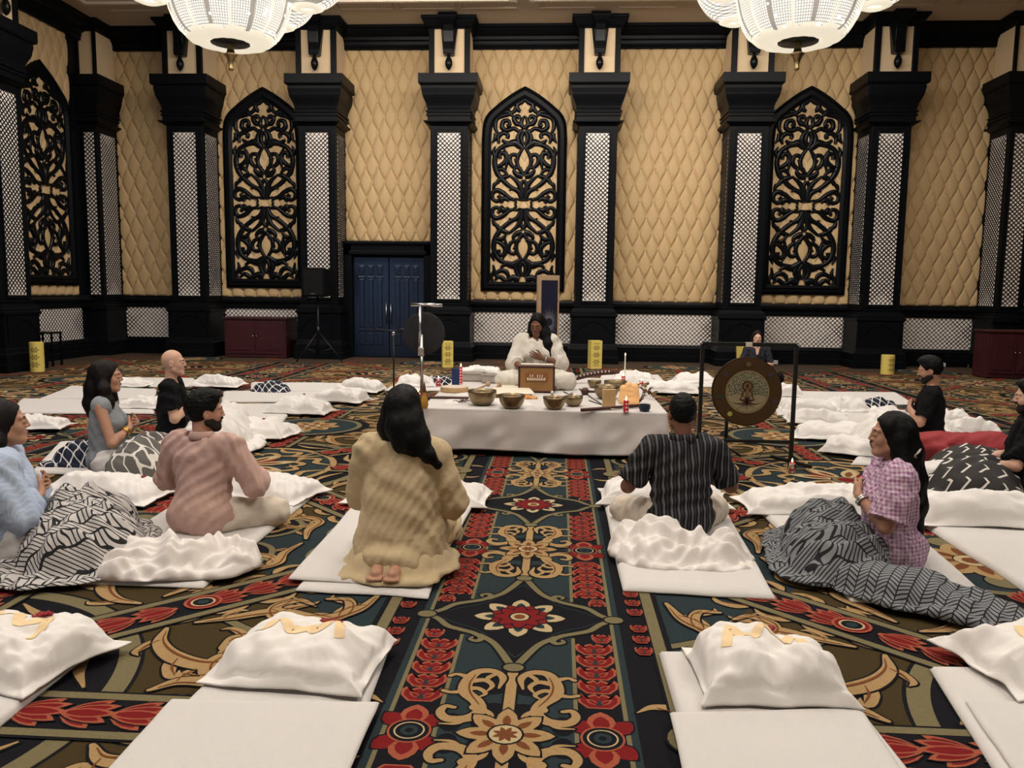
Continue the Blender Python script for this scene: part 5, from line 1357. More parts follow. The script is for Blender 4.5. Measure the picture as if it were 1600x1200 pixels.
# ---- harmonium player
IVORY = mat('ivory_cotton', (.66, .62, .54), .85, bump=(220, .15)); CUFF = mat('pale_yellow_cuff', (.62, .50, .24), .8)
pp = floor_at(838, 604, .42)
p = Person('Woman in an ivory kurta playing a harmonium on the platform, one hand on her heart', (pp[0], pp[1], .42), math.radians(180), SK_DARK, 1.0, .0, .92, fem=True, hpitch=-.30, hyaw=-.22, h=.005, width=1.08)
p.arm(-1, (-.26, .08, .27), (-.065, .20, .33), (.9, .1, .35), (-.1, 1, 0), 1, .15); p.arm(1, (.25, .10, .27), (.13, .30, .245), (-.2, 1, -.1), (0, .1, 1), 1, .3)
p.build_skin()
p.hair_long([(-.04, -.04, .02), (-.08, -.01, -.09), (-.115, .03, -.2), (-.115, .07, -.32), (-.10, .08, -.38)], [.075, .07, .062, .045, .015], vol=.012, seed=7, extra=(([(.05, -.03, .0), (.07, -.03, -.10), (.06, -.05, -.16)], [.05, .035, .02]),))
p.top('kurta', IVORY, .022, .008, .04, 1.35, .012, 8, 8, flare=.022, bust=.01); p.pants('trousers', IVORY, .022)
ring_on(p, -1, .030, SILV, 'bangle', .9, .003, 2)
# ---- woman behind the gong
p = Person('Dark-haired woman in a navy top sitting behind the round gong, facing the camera', (floor_at(1180, 596)[0], floor_at(1180, 596)[1]-.0, 0), math.radians(172), SK_FAIR, 1.0, .0, 1.0, fem=True, h=.008)
HEART(p, (.24, .06, .30), .2, .30); p.build_skin(); p.hair_long([(0, -.06, .02), (0, -.09, -.08), (0, -.1, -.14)], [.085, .075, .04], HAIRB, vol=.012, seed=8, extra=(([(.06, -.02, .0), (.085, -.01, -.12)], [.04, .03]), ([(-.06, -.02, .0), (-.085, -.01, -.12)], [.04, .03])))
p.top('top', mat('navy_cotton_top', (.012, .013, .022), .8), .012, .008, .03, .9, .008, 8, 9, vneck=.06)
p.pants('trousers', BLK, .014)
# ---- bearded man in black T-shirt
p = Person('Bearded man in a black T-shirt with hands folded on his chest', px_seat(1448, 698, .0), math.radians(68), SK_TAN, 1.0, .0, 1.04, hpitch=-.22, h=.006)
HEART(p, (.255, .08, .30), .150, .40); p.build_skin(beard=True); p.hair_short(vol=.016, top=.018, seed=9, back=-.03)
p.top('t_shirt', BLK, .014, .008, .03, .80, .010, 8, 10, flare=.012)
heap('crumpled_sheet', p.at(.0, .36), p.rz, 1.15, .9, [(-.26, .0, .26, .32, .26), (.26, .0, .26, .32, .28), (0, .02, .3, .3, .22)], WHITE, 'White sheet over the legs of the bearded man', seed=4, amp=.035)
# ---- man at the right edge
p = Person('Bearded man in a black shirt at the right frame edge, hands in his lap', px_seat(1602, 772, .10), math.radians(66), SK_FAIR, 1.0, .0, 1.0, hpitch=-.10, h=.006, width=1.05)
p.arm(1, (.27, .08, .27), (.09, .30, .22), (-.8, .45, -.1), (.2, .5, .8), -1, .5); p.arm(-1, (-.27, .10, .27), (-.09, .31, .20), (.8, .45, -.1), (-.2, .3, .9), 1, .5)
p.build_skin(beard=True); p.hair_short(vol=.012, top=.012, seed=10, back=-.03); p.pants('trousers', BLK, .014)
p.top('shirt', BLK, .018, .008, .03, .86, .012, 8, 11, belly=.02, flare=.014, collar=BLK)
heap('blanket', p.at(.0, .34), p.rz, 1.16, .86, [(-.26, .0, .28, .32, .24), (.26, .0, .28, .32, .24), (0, .02, .3, .26, .15)], BK5, 'Charcoal zigzag blanket over the lap of the man at the right edge', 'blanket', 11, .026)
# ---- person in red lying on the side
RED = mat('raspberry_red_jersey', (.27, .032, .036), .8, bump=(200, .2))
q = floor_at(1496, 728, .036)
S = Field((-.80, -.35, -.02), (.75, .45, .45), .007)
S.ell((-.02, .05, .13), (.26, .13, .12)); S.ell((.24, .05, .14), (.20, .15, .135), k=.05); S.ell((-.22, .05, .12), (.16, .12, .12), k=.05)
S.cap((-.34, .05, .13), (-.42, .05, .13), .05, .048); R_ = np.array([[0, -1, 0], [0, 0, 1], [-1, 0, 0]], float).T
RH = np.array([[0., 0, -1], [0, -1, 0], [1, 0, 0]]).T
RH = np.stack([V3(0, 0, 1), V3(0, -1, 0), V3(-1, 0, 0)], 1); RH[:, 0] = np.cross(RH[:, 1], RH[:, 2])
head(S, V3(-.56, .06, .13), RH, True)
S.cap((-.24, -.06, .17), (-.05, -.18, .07), .05, .042, .03); S.cap((-.05, -.18, .07), (.20, -.22, .05), .04, .028, .02)
hand(S, V3(.20, -.22, .05), V3(1, -.1, -.05), V3(0, 0, 1), 1, .2)
S.cap((.34, .05, .14), (.62, .10, .12), .09, .06, .03); S.cap((.62, .10, .12), (.40, .30, .08), .055, .04, .02)
P_, F_ = S.mesh(); o = mesh_obj('person', P_, F_, SK_MID, loc=(q[0], q[1], .05), rz=math.radians(-14)); tag(o, 'Person in a raspberry red top lying on one side behind the gingham woman', 'person')
S = Field((-.80, -.35, -.02), (.75, .45, .45), .008); d_ = .016
S.ell((-.02, .05, .13), (.26+d_, .13+d_, .12+d_)); S.ell((.24, .05, .14), (.20+d_, .15+d_, .135+d_), k=.05); S.ell((-.22, .05, .12), (.16+d_, .12+d_, .12+d_), k=.05)
S.cap((-.24, -.06, .17), (-.05, -.18, .07), .05+d_, .042+d_, .03); S.cap((-.05, -.18, .07), (.10, -.20, .055), .042+d_, .032+d_, .02, flat=True)
S.cut((-.37, 0, 0), (-1, 0, 0)); field_obj(S, 'red_top', RED, o, cloth(.010, 8, 12))
S = Field((-.85, -.20, -.02), (-.2, .40, .40), .007); S.ell((-.585, .075, .13), (.100, .10, .09)); S.chain([(-.60, .12, .12), (-.50, .18, .06), (-.40, .20, .04)], [.07, .06, .03], .03); S.cut((-.5, .02, 0), (.3, -1, 0)); field_obj(S, 'hair', HAIR, o, strands())

heap('blanket', off((q[0], q[1], .036), .62, -.05), math.radians(-14), .62, .62, [(0, 0, .30, .28, .24)], BK5, 'Charcoal zigzag blanket over the legs of the person in red', 'blanket', 13, .026)
# ================================================================== PLATFORM
ZP = .42
FLp = floor_at(655, 640, ZP); FRp = floor_at(1040, 644, ZP); 
PX0, PX1, PY0, PY1 = FLp[0], FRp[0], (FLp[1]+FRp[1])/2, 9.75
pl = empty('stage_platform', ((PX0+PX1)/2, (PY0+PY1)/2, 0), 0, 'Low black platform hidden under the white cloth', 'platform')
W2, L2 = (PX1-PX0)/2, (PY1-PY0)/2
b = MB(); b.box(-W2+.03, W2-.03, -L2+.03, L2-.03, .012, ZP-.02); b.build('platform_base', BLACK, pl, bevel=.01)
nper = 420; per = []
for i in range(nper):
    t = i/nper*(4*W2+4*L2); r = .04
    if t < 2*W2: q = (-W2+t, -L2, 0, -1)
    elif t < 2*W2+2*L2: q = (W2, -L2+t-2*W2, 1, 0)
    elif t < 4*W2+2*L2: q = (W2-(t-2*W2-2*L2), L2, 0, 1)
    else: q = (-W2, L2-(t-4*W2-2*L2), -1, 0)
    per.append(q+(t,))
v = []; nz = 26
for j in range(nz):
    s_ = j/(nz-1)
    for (x, y, nx_, ny_, t) in per:
        q3 = np.array([t*3.4+.5*s_, s_*1.3, 2.0]); f = .034*float(vnoise(q3, 3))+.020*float(vnoise(q3*2.3+4, 5))
        d = (max(0, s_-.05)**.8)*(.022+f*1.25)+.004
        z = ZP+.006-s_*(ZP-.045)+.012*math.sin(t*3.1)*s_
        v.append((x+nx_*d, y+ny_*d, z))
f = [(j*nper+i, (j+1)*nper+i, (j+1)*nper+(i+1) % nper, j*nper+(i+1) % nper) for j in range(nz-1) for i in range(nper)]
f.append(tuple(range(nper)))
CLOTHW = mat('white_table_cloth', (.60, .575, .55), .85, bump=(160, .12))
o = mesh_obj('tablecloth', v, f, CLOTHW, loc=((PX0+PX1)/2, (PY0+PY1)/2, 0)); sm = o.modifiers.new('t', 'SOLIDIFY'); sm.thickness = .003
o.data.polygons[len(f)-1].use_smooth = False
tag(o, 'White cloth draped over the low platform in the middle of the hall', 'tablecloth')
BRASS = mat('hammered_bronze', (.25, .19, .11), .36, 1.0, noise=(9, .35), bump=(60, .25)); WOODL = mat('pale_wood', (.50, .32, .15), .6, noise=(12, .2)); WOODD = mat('dark_turned_wood', (.06, .022, .014), .4, noise=(10, .3))
def on(px, py, dz=0): 
    p = floor_at(px, py, ZP+.012); return (p[0], p[1], ZP+.010+dz)
def bowl(px, py, wpx, label, hr=.52, m=BRASS):
    c = on(px, py); r = wpx/2*c[1]/1250; c = (c[0], c[1]+r*.6, c[2]); h = 2*r*hr; b = MB()
    out = [(r*.42, 0), (r*.62, h*.05), (r*.82, h*.28), (r*.95, h*.6), (r*.99, h*.85), (r, h)]
    inn = [(r-.006, h), (r*.97-.006, h*.8), (r*.90-.005, h*.55), (r*.76, h*.30), (r*.5, h*.12), (.002, h*.09)]
    b.lathe([(.002, 0)]+out+inn, (0, 0, 0), 36, caps=False); o = b.build('singing_bowl', m, None, True, loc=c)
    tag(o, label, 'bowl', 'bronze singing bowls on the platform'); return o, c, r, h
BL = [(752, 634, 46, 'Leftmost and largest bronze singing bowl at the front of the platform'), (799, 639, 42, 'Second bronze singing bowl from the left at the platform front'),
      (866, 640, 37, 'Bronze singing bowl just right of the platform front middle, mallet inside'), (896, 635, 30, 'Bronze singing bowl tucked behind the third front bowl')]
bw = [bowl(*q) for q in BL]
bowl(929, 606, 22, 'Small brown bowl right of the harmonium'); bowl(948, 624, 40, 'Bronze bowl behind the pale wooden block'); bowl(962, 610, 36, 'Wide bronze bowl in the rear right of the platform, behind the trinkets', .4)
def stick(p0, p1, r, name, label, cat, m, head_=None, hr=.02):
    b = MB(); o_ = Vector(p0); b.tube([Vector((0, 0, 0)), (Vector(p1)-o_)*.5, Vector(p1)-o_], r, 10); ob = b.build(name, m, None, True, loc=p0); tag(ob, label, cat)
    if head_: 
        h = MB(); d = (Vector(p1)-o_); h.ball(d, (hr, hr, hr*1.2), 12); h.build('mallet_head', head_, ob, True)
    return ob
CORK = mat('tan_felt', (.42, .30, .2), .9); FELT = mat('white_felt', (.7, .66, .6), .95)
for (o_, c, r, h), lb in ((bw[2], 'Felt mallet leaning in the bowl right of the platform middle'), (bw[3], 'Felt mallet leaning in the rear bowl of the front pair')):
    stick((c[0]+r*.3, c[1]+r*.1, c[2]+h*.25), (c[0]-r*.2, c[1]+r*.5, c[2]+h*1.25), .008, 'mallet', lb, 'mallet', WOODL, FELT, .016)
def cyl(name, px, py, r, h, m, label, cat, prof=None, group=None, dz=0, n=24):
    b = MB(); b.lathe(prof or [(.002, 0), (r, 0), (r, h), (.002, h)], (0, 0, 0), n, caps=False); o = b.build(name, m, None, auto=40, loc=on(px, py, dz)); return tag(o, label, cat, group)
RAWD = mat('pale_drum_skin', (.62, .54, .42), .7)
d_ = cyl('frame_drum', 710, 611, .14, .05, RAWD, 'Flat pale round drum at the left of the platform', 'drum')
b = MB(); b.lathe([(.142, .0), (.146, .02), (.142, .045)], (0, 0, 0), 32, caps=False); b.build('drum_rim', WOODL, d_, True)
# candles
CRED = pattern_mat('red_wax_white_dots', lambda nt, x, y, z: mnode(nt, 'MULTIPLY', band(nt, z, .032, .014), band(nt, mnode(nt, 'ADD', x, y), .03, .016)), (.60, .02, .03), (.85, .80, .75), .5)
FLAME = mat('candle_flame', (1, .6, .2), .5, emis=(1, .62, .22), estr=14)
WAXW = mat('white_wax', (.80, .76, .68), .5)
def candle(px, py, r, h, label, m=None, lit=True, z=None, base=None):
    c = on(px, py) if z is None else floor_at(px, py, z)
    o = MB().lathe([(.002, 0), (r, 0), (r*1.02, h*.05), (r*.98, h*.97), (r*.85, h), (.002, h*.98)], (0, 0, 0), 20, caps=False).build('candle', m or CRED, None, auto=40, loc=c)
    tag(o, label, 'candle', 'small candles around the platform')
    if lit: MB().lathe([(.001, h), (.006, h+.008), (.005, h+.018), (.001, h+.032)], (0, 0, 0), 10, caps=False).build('flame', FLAME, o, True)
    return o
candle(978, 643, .024, .105, 'Lit red candle with white dots at the right front of the platform')
candle(685, 604, .024, .085, 'Red candle with white bands behind the pale drum'); candle(653, 632, .024, .11, 'Red and white candle half hidden by the yellow woman hair')
candle(720, 600, .018, .20, 'Tall slim red and white candle beside the navy box'); candle(974, 596, .022, .07, 'Red candle below the tall white taper')
candle(976, 593, .008, .29, 'Tall thin white taper candle at the rear right of the platform', WAXW)
candle(1002, 602, .02, .05, 'Small glowing red tea light at the right rear of the platform')
g = candle(1237, 738, .022, .085, 'Red and white candle in a glass on the carpet by the gong foot', None, True, .012)
MB().lathe([(.03, 0), (.036, .03), (.034, .07), (.032, .07), (.033, .03), (.028, .004)], (0, 0, 0), 20, caps=False).build('glass_cup', mat('clear_glass', (.9, .95, .95), .05, trans=1.0), g, True)
# navy box, plastic tubs, book, cloths
NAVY = mat('navy_card', (.02, .035, .12), .5)
def bx_(name, px, py, sx, sy, sz, m, label, cat, rz=0, bev=.004, dz=0, group=None):
    o = MB().box(-sx/2, sx/2, -sy/2, sy/2, 0, sz).build(name, m, None, bevel=bev, loc=on(px, py, dz), rz=rz); return tag(o, label, cat, group)
bx_('box', 712, 606, .078, .05, .215, NAVY, 'Upright navy blue box left on the platform', 'box')
TUB = mat('cloudy_plastic', (.55, .50, .44), .3, trans=.35); 
for px, py, sx, lb in ((738, 594, .30, 'Cloudy plastic tub behind the navy box'), (772, 597, .26, 'Cloudy plastic tub left of the player')):
    t_ = bx_('plastic_tub', px, py, sx, .22, .085, TUB, lb, 'tub', 0, .012); MB().box(-sx/2-.01, sx/2+.01, -.12, .12, .085, .095).build('lid', TUB, t_, bevel=.004)
PAPER = mat('cream_paper', (.74, .68, .55), .8)
o = slab('song_sheet', [on(762, 622), on(836, 622), on(822, 606), on(776, 606)], ZP+.05, .006, PAPER, 3, .002, 'Large cream sheet lying before the harmonium', 'paper')
o = slab('napkin', [on(690, 630), on(836, 634), on(815, 618), on(720, 612)], ZP+.006, .003, WHITE, 5, .003, 'Small white cloth under the two left front bowls', 'cloth')
OR = mat('orange_cloth', (.62, .27, .08), .8); heap('orange_scarf', on(822, 622), .1, .22, .09, [(0, 0, .1, .04, .02)], OR, 'Small orange scarf beside the cream sheet', 'scarf', 6, .012, .008, 10, .006)
slab('prop_stand', [on(775, 620), on(826, 620), on(818, 609), on(784, 609)], ZP+.01, .04, WOODL, 2, .001, 'Low wooden rest under the cream sheet', 'rest')
for px, py, l_, lb in ((752, 612, .13, 'Tan felt mallet lying left of the cream sheet'), (775, 612, .07, 'Short tan felt mallet next to the longer one')):
    c = on(px, py); stick((c[0]-l_*.5, c[1]-.05, c[2]+.02), (c[0]+l_*.5, c[1]+.05, c[2]+.075), .012, 'mallet', lb, 'mallet', CORK, CORK, .024)
# gourd and tingsha, branches
GOLDW = mat('mustard_lacquer', (.42, .22, .03), .4)
o = cyl('gourd_bottle', 663, 638, 0, 0, GOLDW, 'Mustard gourd-shaped bottle at the left front corner of the platform', 'bottle', [(.002, 0), (.026, 0), (.036, .03), (.034, .07), (.020, .11), (.014, .13), (.016, .14), (.002, .145)])
MB().lathe([(.010, .14), (.016, .16), (.012, .19), (.004, .23), (.001, .24)], (0, 0, 0), 14, caps=False).build('stopper', mat('brown_stopper', (.12, .045, .02), .6), o, True)
# chimes in a rack: striped flat instrument left front
c = on(700, 622); ro = empty('tubular_chime', c, .06, 'Row of thin dark chime bars lying at the left of the platform', 'chime')
b = MB(); b.box(-.20, .20, -.05, -.04, .0, .012); b.box(-.20, .20, .04, .05, 0, .012); b.build('chime_frame', WOODD, ro)
b = MB()
for i in range(22): b.tube([(-.19+i*.018, -.055, .016), (-.19+i*.018, .055-.002*i, .016)], .0035, 6)
b.build('chime_bars', mat('dull_chime_metal', (.25, .23, .2), .35, 1.0), ro, True).__setitem__('kind', 'stuff')
# dried twigs by the first bowl
b = MB(); rng = random.Random(4)
for i in range(9):
    a = rng.uniform(0, 6.28); b.tube([(rng.uniform(-.04, .04), rng.uniform(-.02, .02), .008), (math.cos(a)*.06, math.sin(a)*.03, .02+rng.uniform(0, .02)), (math.cos(a)*.09, math.sin(a)*.04, .012)], [.005, .004, .002], 6)
o = b.build('dried_twigs', WOODD, None, True, loc=on(722, 629)); tag(o, 'Small dark dried sprig left of the biggest bowl', 'twig')
# wooden block, salt lamp, log, cup
bx_('wooden_block', 951, 636, .115, .06, .165, WOODL, 'Upright pale wooden block on the platform', 'block', .1)
AMB = mat('glowing_amber_salt', (.75, .42, .18), .6, emis=(1, .55, .22), estr=.16, noise=(8, .25))
S = Field((-.13, -.10, -.02), (.13, .10, .24), .008); S.cap((-.05, 0, .03), (-.055, 0, .14), .05, .032, .01); S.cap((.04, 0, .03), (.045, 0, .15), .055, .035, .01); S.cap((0, 0, .03), (-.01, 0, .17), .06, .03, .01); S.cut((0, 0, 0), (0, 0, -1))
P_, F_ = S.mesh(); P_ = P_+.010*ridged(P_*18, 2, 2)[:, None]*vnormals(P_, F_); o = mesh_obj('salt_lamp', P_, F_, AMB, loc=on(983, 630)); tag(o, 'Glowing amber salt lamp at the right of the platform', 'lamp')
stick(tuple(on(908, 643, .015)), tuple(on(1000, 637, .02)), .016, 'carved_flute', 'Dark wooden flute lying along the right front edge of the platform', 'flute', WOODD)
o = cyl('cup', 1007, 642, 0, 0, mat('dark_blue_glaze', (.02, .035, .06), .3), 'Dark blue cup at the right front corner of the platform', 'cup', [(.002, 0), (.04, 0), (.052, .03), (.05, .06), (.044, .06), (.044, .012), (.002, .01)])
c = on(965, 640); b = MB(); b.tube([(.07*math.cos(a), .05*math.sin(a), .012) for a in np.linspace(0, 2*PI, 24)], .004, 6); tag(b.build('wire_hoop', mat('white_wire', (.6, .55, .5), .4), None, True, loc=c), 'Thin pale wire hoop before the wooden block', 'hoop')
# rattle and bells
c = on(915, 612); st = stick(tuple(on(914, 616, .03)), tuple(on(960, 617, .03)), .013, 'rattle', 'Dark wooden rattle with ball end right of the harmonium', 'rattle', WOODD); 
MB().ball((0, 0, 0), .042, 14).build('rattle_ball', WOODD, st, True)
# curved chime instrument
ar = empty('arc_chime', on(920, 600), 0, 'Dark curved instrument with white pegs behind the small bowls', 'instrument')
b = MB(); pts = [Vector((-.26+.62*t, .02+.20*math.sin(PI*t*.55), .03+.09*math.sin(PI*t*.55))) for t in np.linspace(0, 1, 16)]; b.tube(pts, [.03]*14+[.02, .012], 10); b.build('arc_body', WOODD, ar, True)
for i in range(2, 13): MB().ball(pts[i]+Vector((0, -.026, .012)), (.008, .006, .014), 8).build('peg', FELT, ar, True)
rng = random.Random(9)
TR = [mat('brass_bells', (.55, .36, .12), .3, 1.0), mat('copper_bells', (.40, .17, .08), .35, 1.0), mat('olive_shells', (.22, .20, .08), .6), mat('pale_shells', (.6, .52, .4), .6)]
TL = ['brass', 'copper', 'olive', 'pale']
for i in range(34):
    px = rng.uniform(930, 1012); py = rng.uniform(598, 626); 
    if 938 < px < 995 and py > 612: continue
    r = rng.uniform(.012, .022); k = i % 4
    o = MB().ball((0, 0, r), (r, r, r*.95), 12).build('small_bell', TR[k], None, True, loc=on(px, py)); near = 'beside the wide bronze bowl' if px < 950 else ('behind the glowing salt lamp' if px < 985 else 'right of the tall white taper candle'); row = 'rear' if py < 606 else ('middle' if py < 616 else 'front'); tag(o, 'Small %s round bell in the %s row %s' % (TL[k], row, near), 'bell', '%s bells in the %s row %s' % (TL[k], row, near))
# leaves by the lamp
LEAF = mat('dried_brown_leaf', (.10, .05, .02), .7)
for i in range(9):
    a = rng.uniform(0, 6.28); L_ = rng.uniform(.05, .09); b = MB(); n_ = 6; v = []
    for j in range(n_+1):
        t = j/n_; w_ = .022*math.sin(PI*min(1, t*1.05))**.8
        for sx in (-1, 0, 1): v.append((t*L_, sx*w_, .02+.05*math.sin(t*2)+.008*abs(sx)))
    b.add(v, [(j*3+k, (j+1)*3+k, (j+1)*3+k+1, j*3+k+1) for j in range(n_) for k in (0, 1)])
    o = b.build('dried_leaf', LEAF, None, True, loc=on(rng.uniform(998, 1020), rng.uniform(612, 634)), rz=a); o.modifiers.new('t', 'SOLIDIFY').thickness = .002
    tag(o, 'Dry brown leaf beside the glowing salt lamp', 'leaf', 'dry leaves beside the salt lamp')
# cables
b = MB(); pts = [on(880, 612), on(900, 620), on(915, 614), on(905, 608), on(925, 622), on(940, 632), on(920, 626)]; pts = [(x, y, z+.004) for x, y, z in pts]
b.tube([tuple(q) for q in catmull(pts, 8)], .0045, 6); tag(b.build('cable', mat('black_rubber', (.01, .01, .01), .5), None, True), 'Thin black cable curling right of the harmonium', 'cable')
# ------------------------------------------------------------------ harmonium
c = on(838, 613); hm = empty('harmonium', (c[0], c[1]+.08, c[2]), 0, 'Brown wooden harmonium in front of the player on the platform', 'harmonium')
HW = mat('tan_harmonium_panel', (.30, .155, .055), .45, noise=(16, .15)); HD = mat('dark_wood_edge', (.045, .012, .012), .35)
w_, d2, h_ = .375, .20, .275
MB().box(-w_/2+.01, w_/2-.01, -d2/2+.01, d2/2-.01, .01, h_-.01).build('case', HW, hm, bevel=.003)
b = MB(); t = .018
for (x0, x1, z0, z1) in ((-w_/2, -w_/2+t, 0, h_), (w_/2-t, w_/2, 0, h_), (-w_/2+t, w_/2-t, 0, t), (-w_/2+t, w_/2-t, h_-t, h_)): b.box(x0, x1, -d2/2, d2/2, z0, z1)
b.build('case_frame', HD, hm, bevel=.003)
pn = MB().box(-.115, .115, -d2/2-.006, -d2/2+.012, .12, .205).build('key_plate', mat('carved_key_plate', (.22, .085, .03), .4), hm, bevel=.003)
for i in range(11): MB().box(-.095+i*.0175, -.085+i*.0175, -d2/2-.012, -d2/2-.004, .128, .156 if i % 2 == 0 else .150).build('white_key_mark', mat('ivory_inlay', (.75, .68, .55), .4) if i == 0 else bpy.data.materials['ivory_inlay'], pn)
for i in (1, 2, 4, 5, 6): MB().box(-.092+i*.0245, -.084+i*.0245, -d2/2-.012, -d2/2-.004, .162, .188).build('upper_key_mark', bpy.data.materials['ivory_inlay'], pn)
b = MB(); b.box(-.17, .17, -.02, .09, h_, h_+.012); b.build('keyboard', bpy.data.materials['ivory_inlay'], hm, bevel=.003)

# ------------------------------------------------------------------ painted gong on its frame
FRM = mat('black_powder_coated_steel', (.008, .008, .009), .4)
YG = 6.85; gl = at_depth(1098, 537, YG); gr = at_depth(1245, 537, YG); zt_ = gl[2]; gx = (gl[0]+gr[0])/2; gw = (gr[0]-gl[0])/2
gs = empty('gong_stand', (gx, YG, 0), 0, 'Square black steel gong frame right of the platform', 'stand'); t = .016
b = MB()
for sx in (-1, 1): b.box(sx*gw-t, sx*gw+t, -t, t, .03, zt_)
b.build('posts', FRM, gs, bevel=.003); bpy.data.objects.remove(bpy.data.objects['posts'])
for sx in (-1, 1):
    MB().box(sx*gw-t, sx*gw+t, -t, t, .03, zt_).build('post', FRM, gs, bevel=.003)
    MB().obox((sx*gw, 0, .045), (.03, .46, .03), Matrix.Rotation(sx*.5, 3, 'Z')).build('foot', FRM, gs, bevel=.003)
MB().box(-gw, gw, -t, t, zt_-t, zt_+t).build('top_bar', FRM, gs, bevel=.003); MB().box(-gw, gw, -t*.8, t*.8, .20, .228).build('lower_bar', FRM, gs, bevel=.003)
MB().box(-.035, .02, -t-.002, t+.002, zt_-t-.002, zt_+t+.002).build('tape', mat('cream_tape', (.6, .55, .45), .7), gs)
gc = at_depth(1167, 612, YG-.03); gr_ = 53.5*YG/1250
go = empty('gong', (gc[0], gc[1], gc[2]), math.radians(0), 'Round bronze gong painted with a meditating figure under a green tree', 'gong')
GB = [mat('gong_dark_bronze', (.045, .025, .012), .42, .7, noise=(7, .4), bump=(50, .3)), mat('gong_green_paint', (.010, .055, .032), .5), mat('gong_gold_field', (.17, .12, .06), .45, .5), mat('gong_brown_paint', (.05, .018, .008), .5),
      mat('gong_olive_field', (.26, .22, .13), .5), mat('gong_light_line', (.20, .13, .06), .4, .6), mat('gong_yellow_dot', (.35, .33, .06), .5), mat('gong_violet_dot', (.045, .03, .05), .5), mat('gong_dark_green_dot', (.02, .045, .03), .5)]
R_ = Matrix.Rotation(PI/2, 3, 'X')
MB().lathe([(.002, -.012), (gr_*.15, -.014), (gr_*.62, -.006), (gr_*.9, -.002), (gr_, .004), (gr_*1.005, .022), (gr_*.985, .05), (gr_*.97, .05), (gr_*.97, .02), (.002, .008)], (0, 0, 0), 72, R=Matrix.Rotation(-PI/2, 3, 'X'), caps=False).build('gong_disc', GB[0], go, auto=50)
G = Art()
def gring(r0, r1, m, l): G.ring((0, 0), r0, r1, 0, 2*PI, m, l, 60)
for r0 in np.linspace(.66, .95, 12): gring(r0, r0+.007, 5, 1)
G.disc((0, 0), .615, 4, 1, 60); gring(.605, .635, 5, 1.5); gring(.57, .58, 3, 1.6); pass
rng = random.Random(3)
pts_ = []
for i in range(900):
    a = rng.uniform(-.28, PI+.28); r = rng.uniform(.16, .56); x, y = r*math.cos(a), r*math.sin(a)*1.0+.02
    if y < -.12 or (abs(x) < .15 and y < .26) or any((x-q)**2+(y-w)**2 < .0022 for q, w in pts_) or math.hypot(x, y) > .56: continue
    pts_.append((x, y)); G.petal((x, y), rng.uniform(0, 6.3), -.02, .032, .036, 1, 3, 0)
for sx in (-1, 1):
    G.stroke([(sx*.06, -.20), (sx*.17, .0), (sx*.34, .10), (sx*.46, .26)], [.03, .012, .008, .005], 3, 2, 0)
    G.stroke([(sx*.10, -.02), (sx*.22, .12), (sx*.30, .34)], [.02, .012, .006], 3, 2, 0); G.stroke([(sx*.12, -.06), (sx*.30, -.06), (sx*.48, .06)], [.02, .012, .006], 3, 2, 0)
    G.stroke([(sx*.02, -.28), (sx*.16, -.35), (sx*.32, -.34), (sx*.44, -.30)], [.07, .045, .02, .006], 3, 2, 0)
    for e in (.08, .2, .3): G.stroke([(sx*.02, -.34), (sx*e*.6, -.42), (sx*e, -.50)], [.03, .012, .005], 3, 2, 0)
G.stroke([(0, -.30), (0, -.45), (.0, -.55)], [.05, .02, .006], 3, 2, 0)
G.ring((0, .16), .11, .16, 0, 2*PI, 3, 4, 24); G.disc((0, .16), .125, 5, 3.8, 20)
G.disc((0, .17), .045, 3, 5, 14, .06); G.stroke([(0, .12), (0, -.02), (0, -.18)], [.04, .12, .09], 5, 4.6, .008)
for sx in (-1, 1): G.stroke([(sx*.05, .06), (sx*.13, -.04), (sx*.16, -.16), (sx*.20, -.22)], [.04, .04, .035, .02], 3, 5, 0); G.stroke([(0, -.22), (sx*.10, -.25), (sx*.22, -.22)], [.06, .07, .02], 3, 4.8, 0)
for a, m in ((3.9*PI/3-.0, 6), (PI*.78, 7), (PI*1.06, 8), (PI*.22, 7), (PI*1.9, 7), (PI*.5, 5)): G.disc((.80*math.cos(a), .80*math.sin(a)), .07, m, 6, 18)
def art_obj(A_, mats, M, name, parent):
    v = []; f = []; mi = []; n = 0
    for pts, faces, m, l in A_.P:
        v += [M(p[0], p[1], l) for p in pts]; f += [tuple(i+n for i in q) for q in faces]; mi += [m if m < len(mats) else 0]*len(faces); n += len(pts)
    return mesh_obj(name, v, f, mats, parent, False, mi)
art_obj(G, GB, lambda x, y, l: (x*gr_, -.0165-.0004*l, y*gr_), 'painted_design', go)
b = MB()
for sx in (-1, 1): b.tube([(sx*.10, .01, gr_*.93), (sx*.105, .02, zt_-gc[2])], .004, 6)
b.build('hanging_cord', FRM, go, True)
# small black stand behind the gong
p_ = floor_at(1133, 712, .01); o = empty('small_stand', (p_[0], p_[1], 0), 0, 'Short black stand leg seen below the gong, between the frame posts', 'stand')
MB().tube([(0, 0, .01), (0, 0, .50)], .016).build('pole', FRM, o, True)
for a in (-.3, 1.9, 4.0): MB().tube([(0, 0, .10), (.14*math.cos(a), .14*math.sin(a), .015)], .010).build('leg', FRM, o, True)

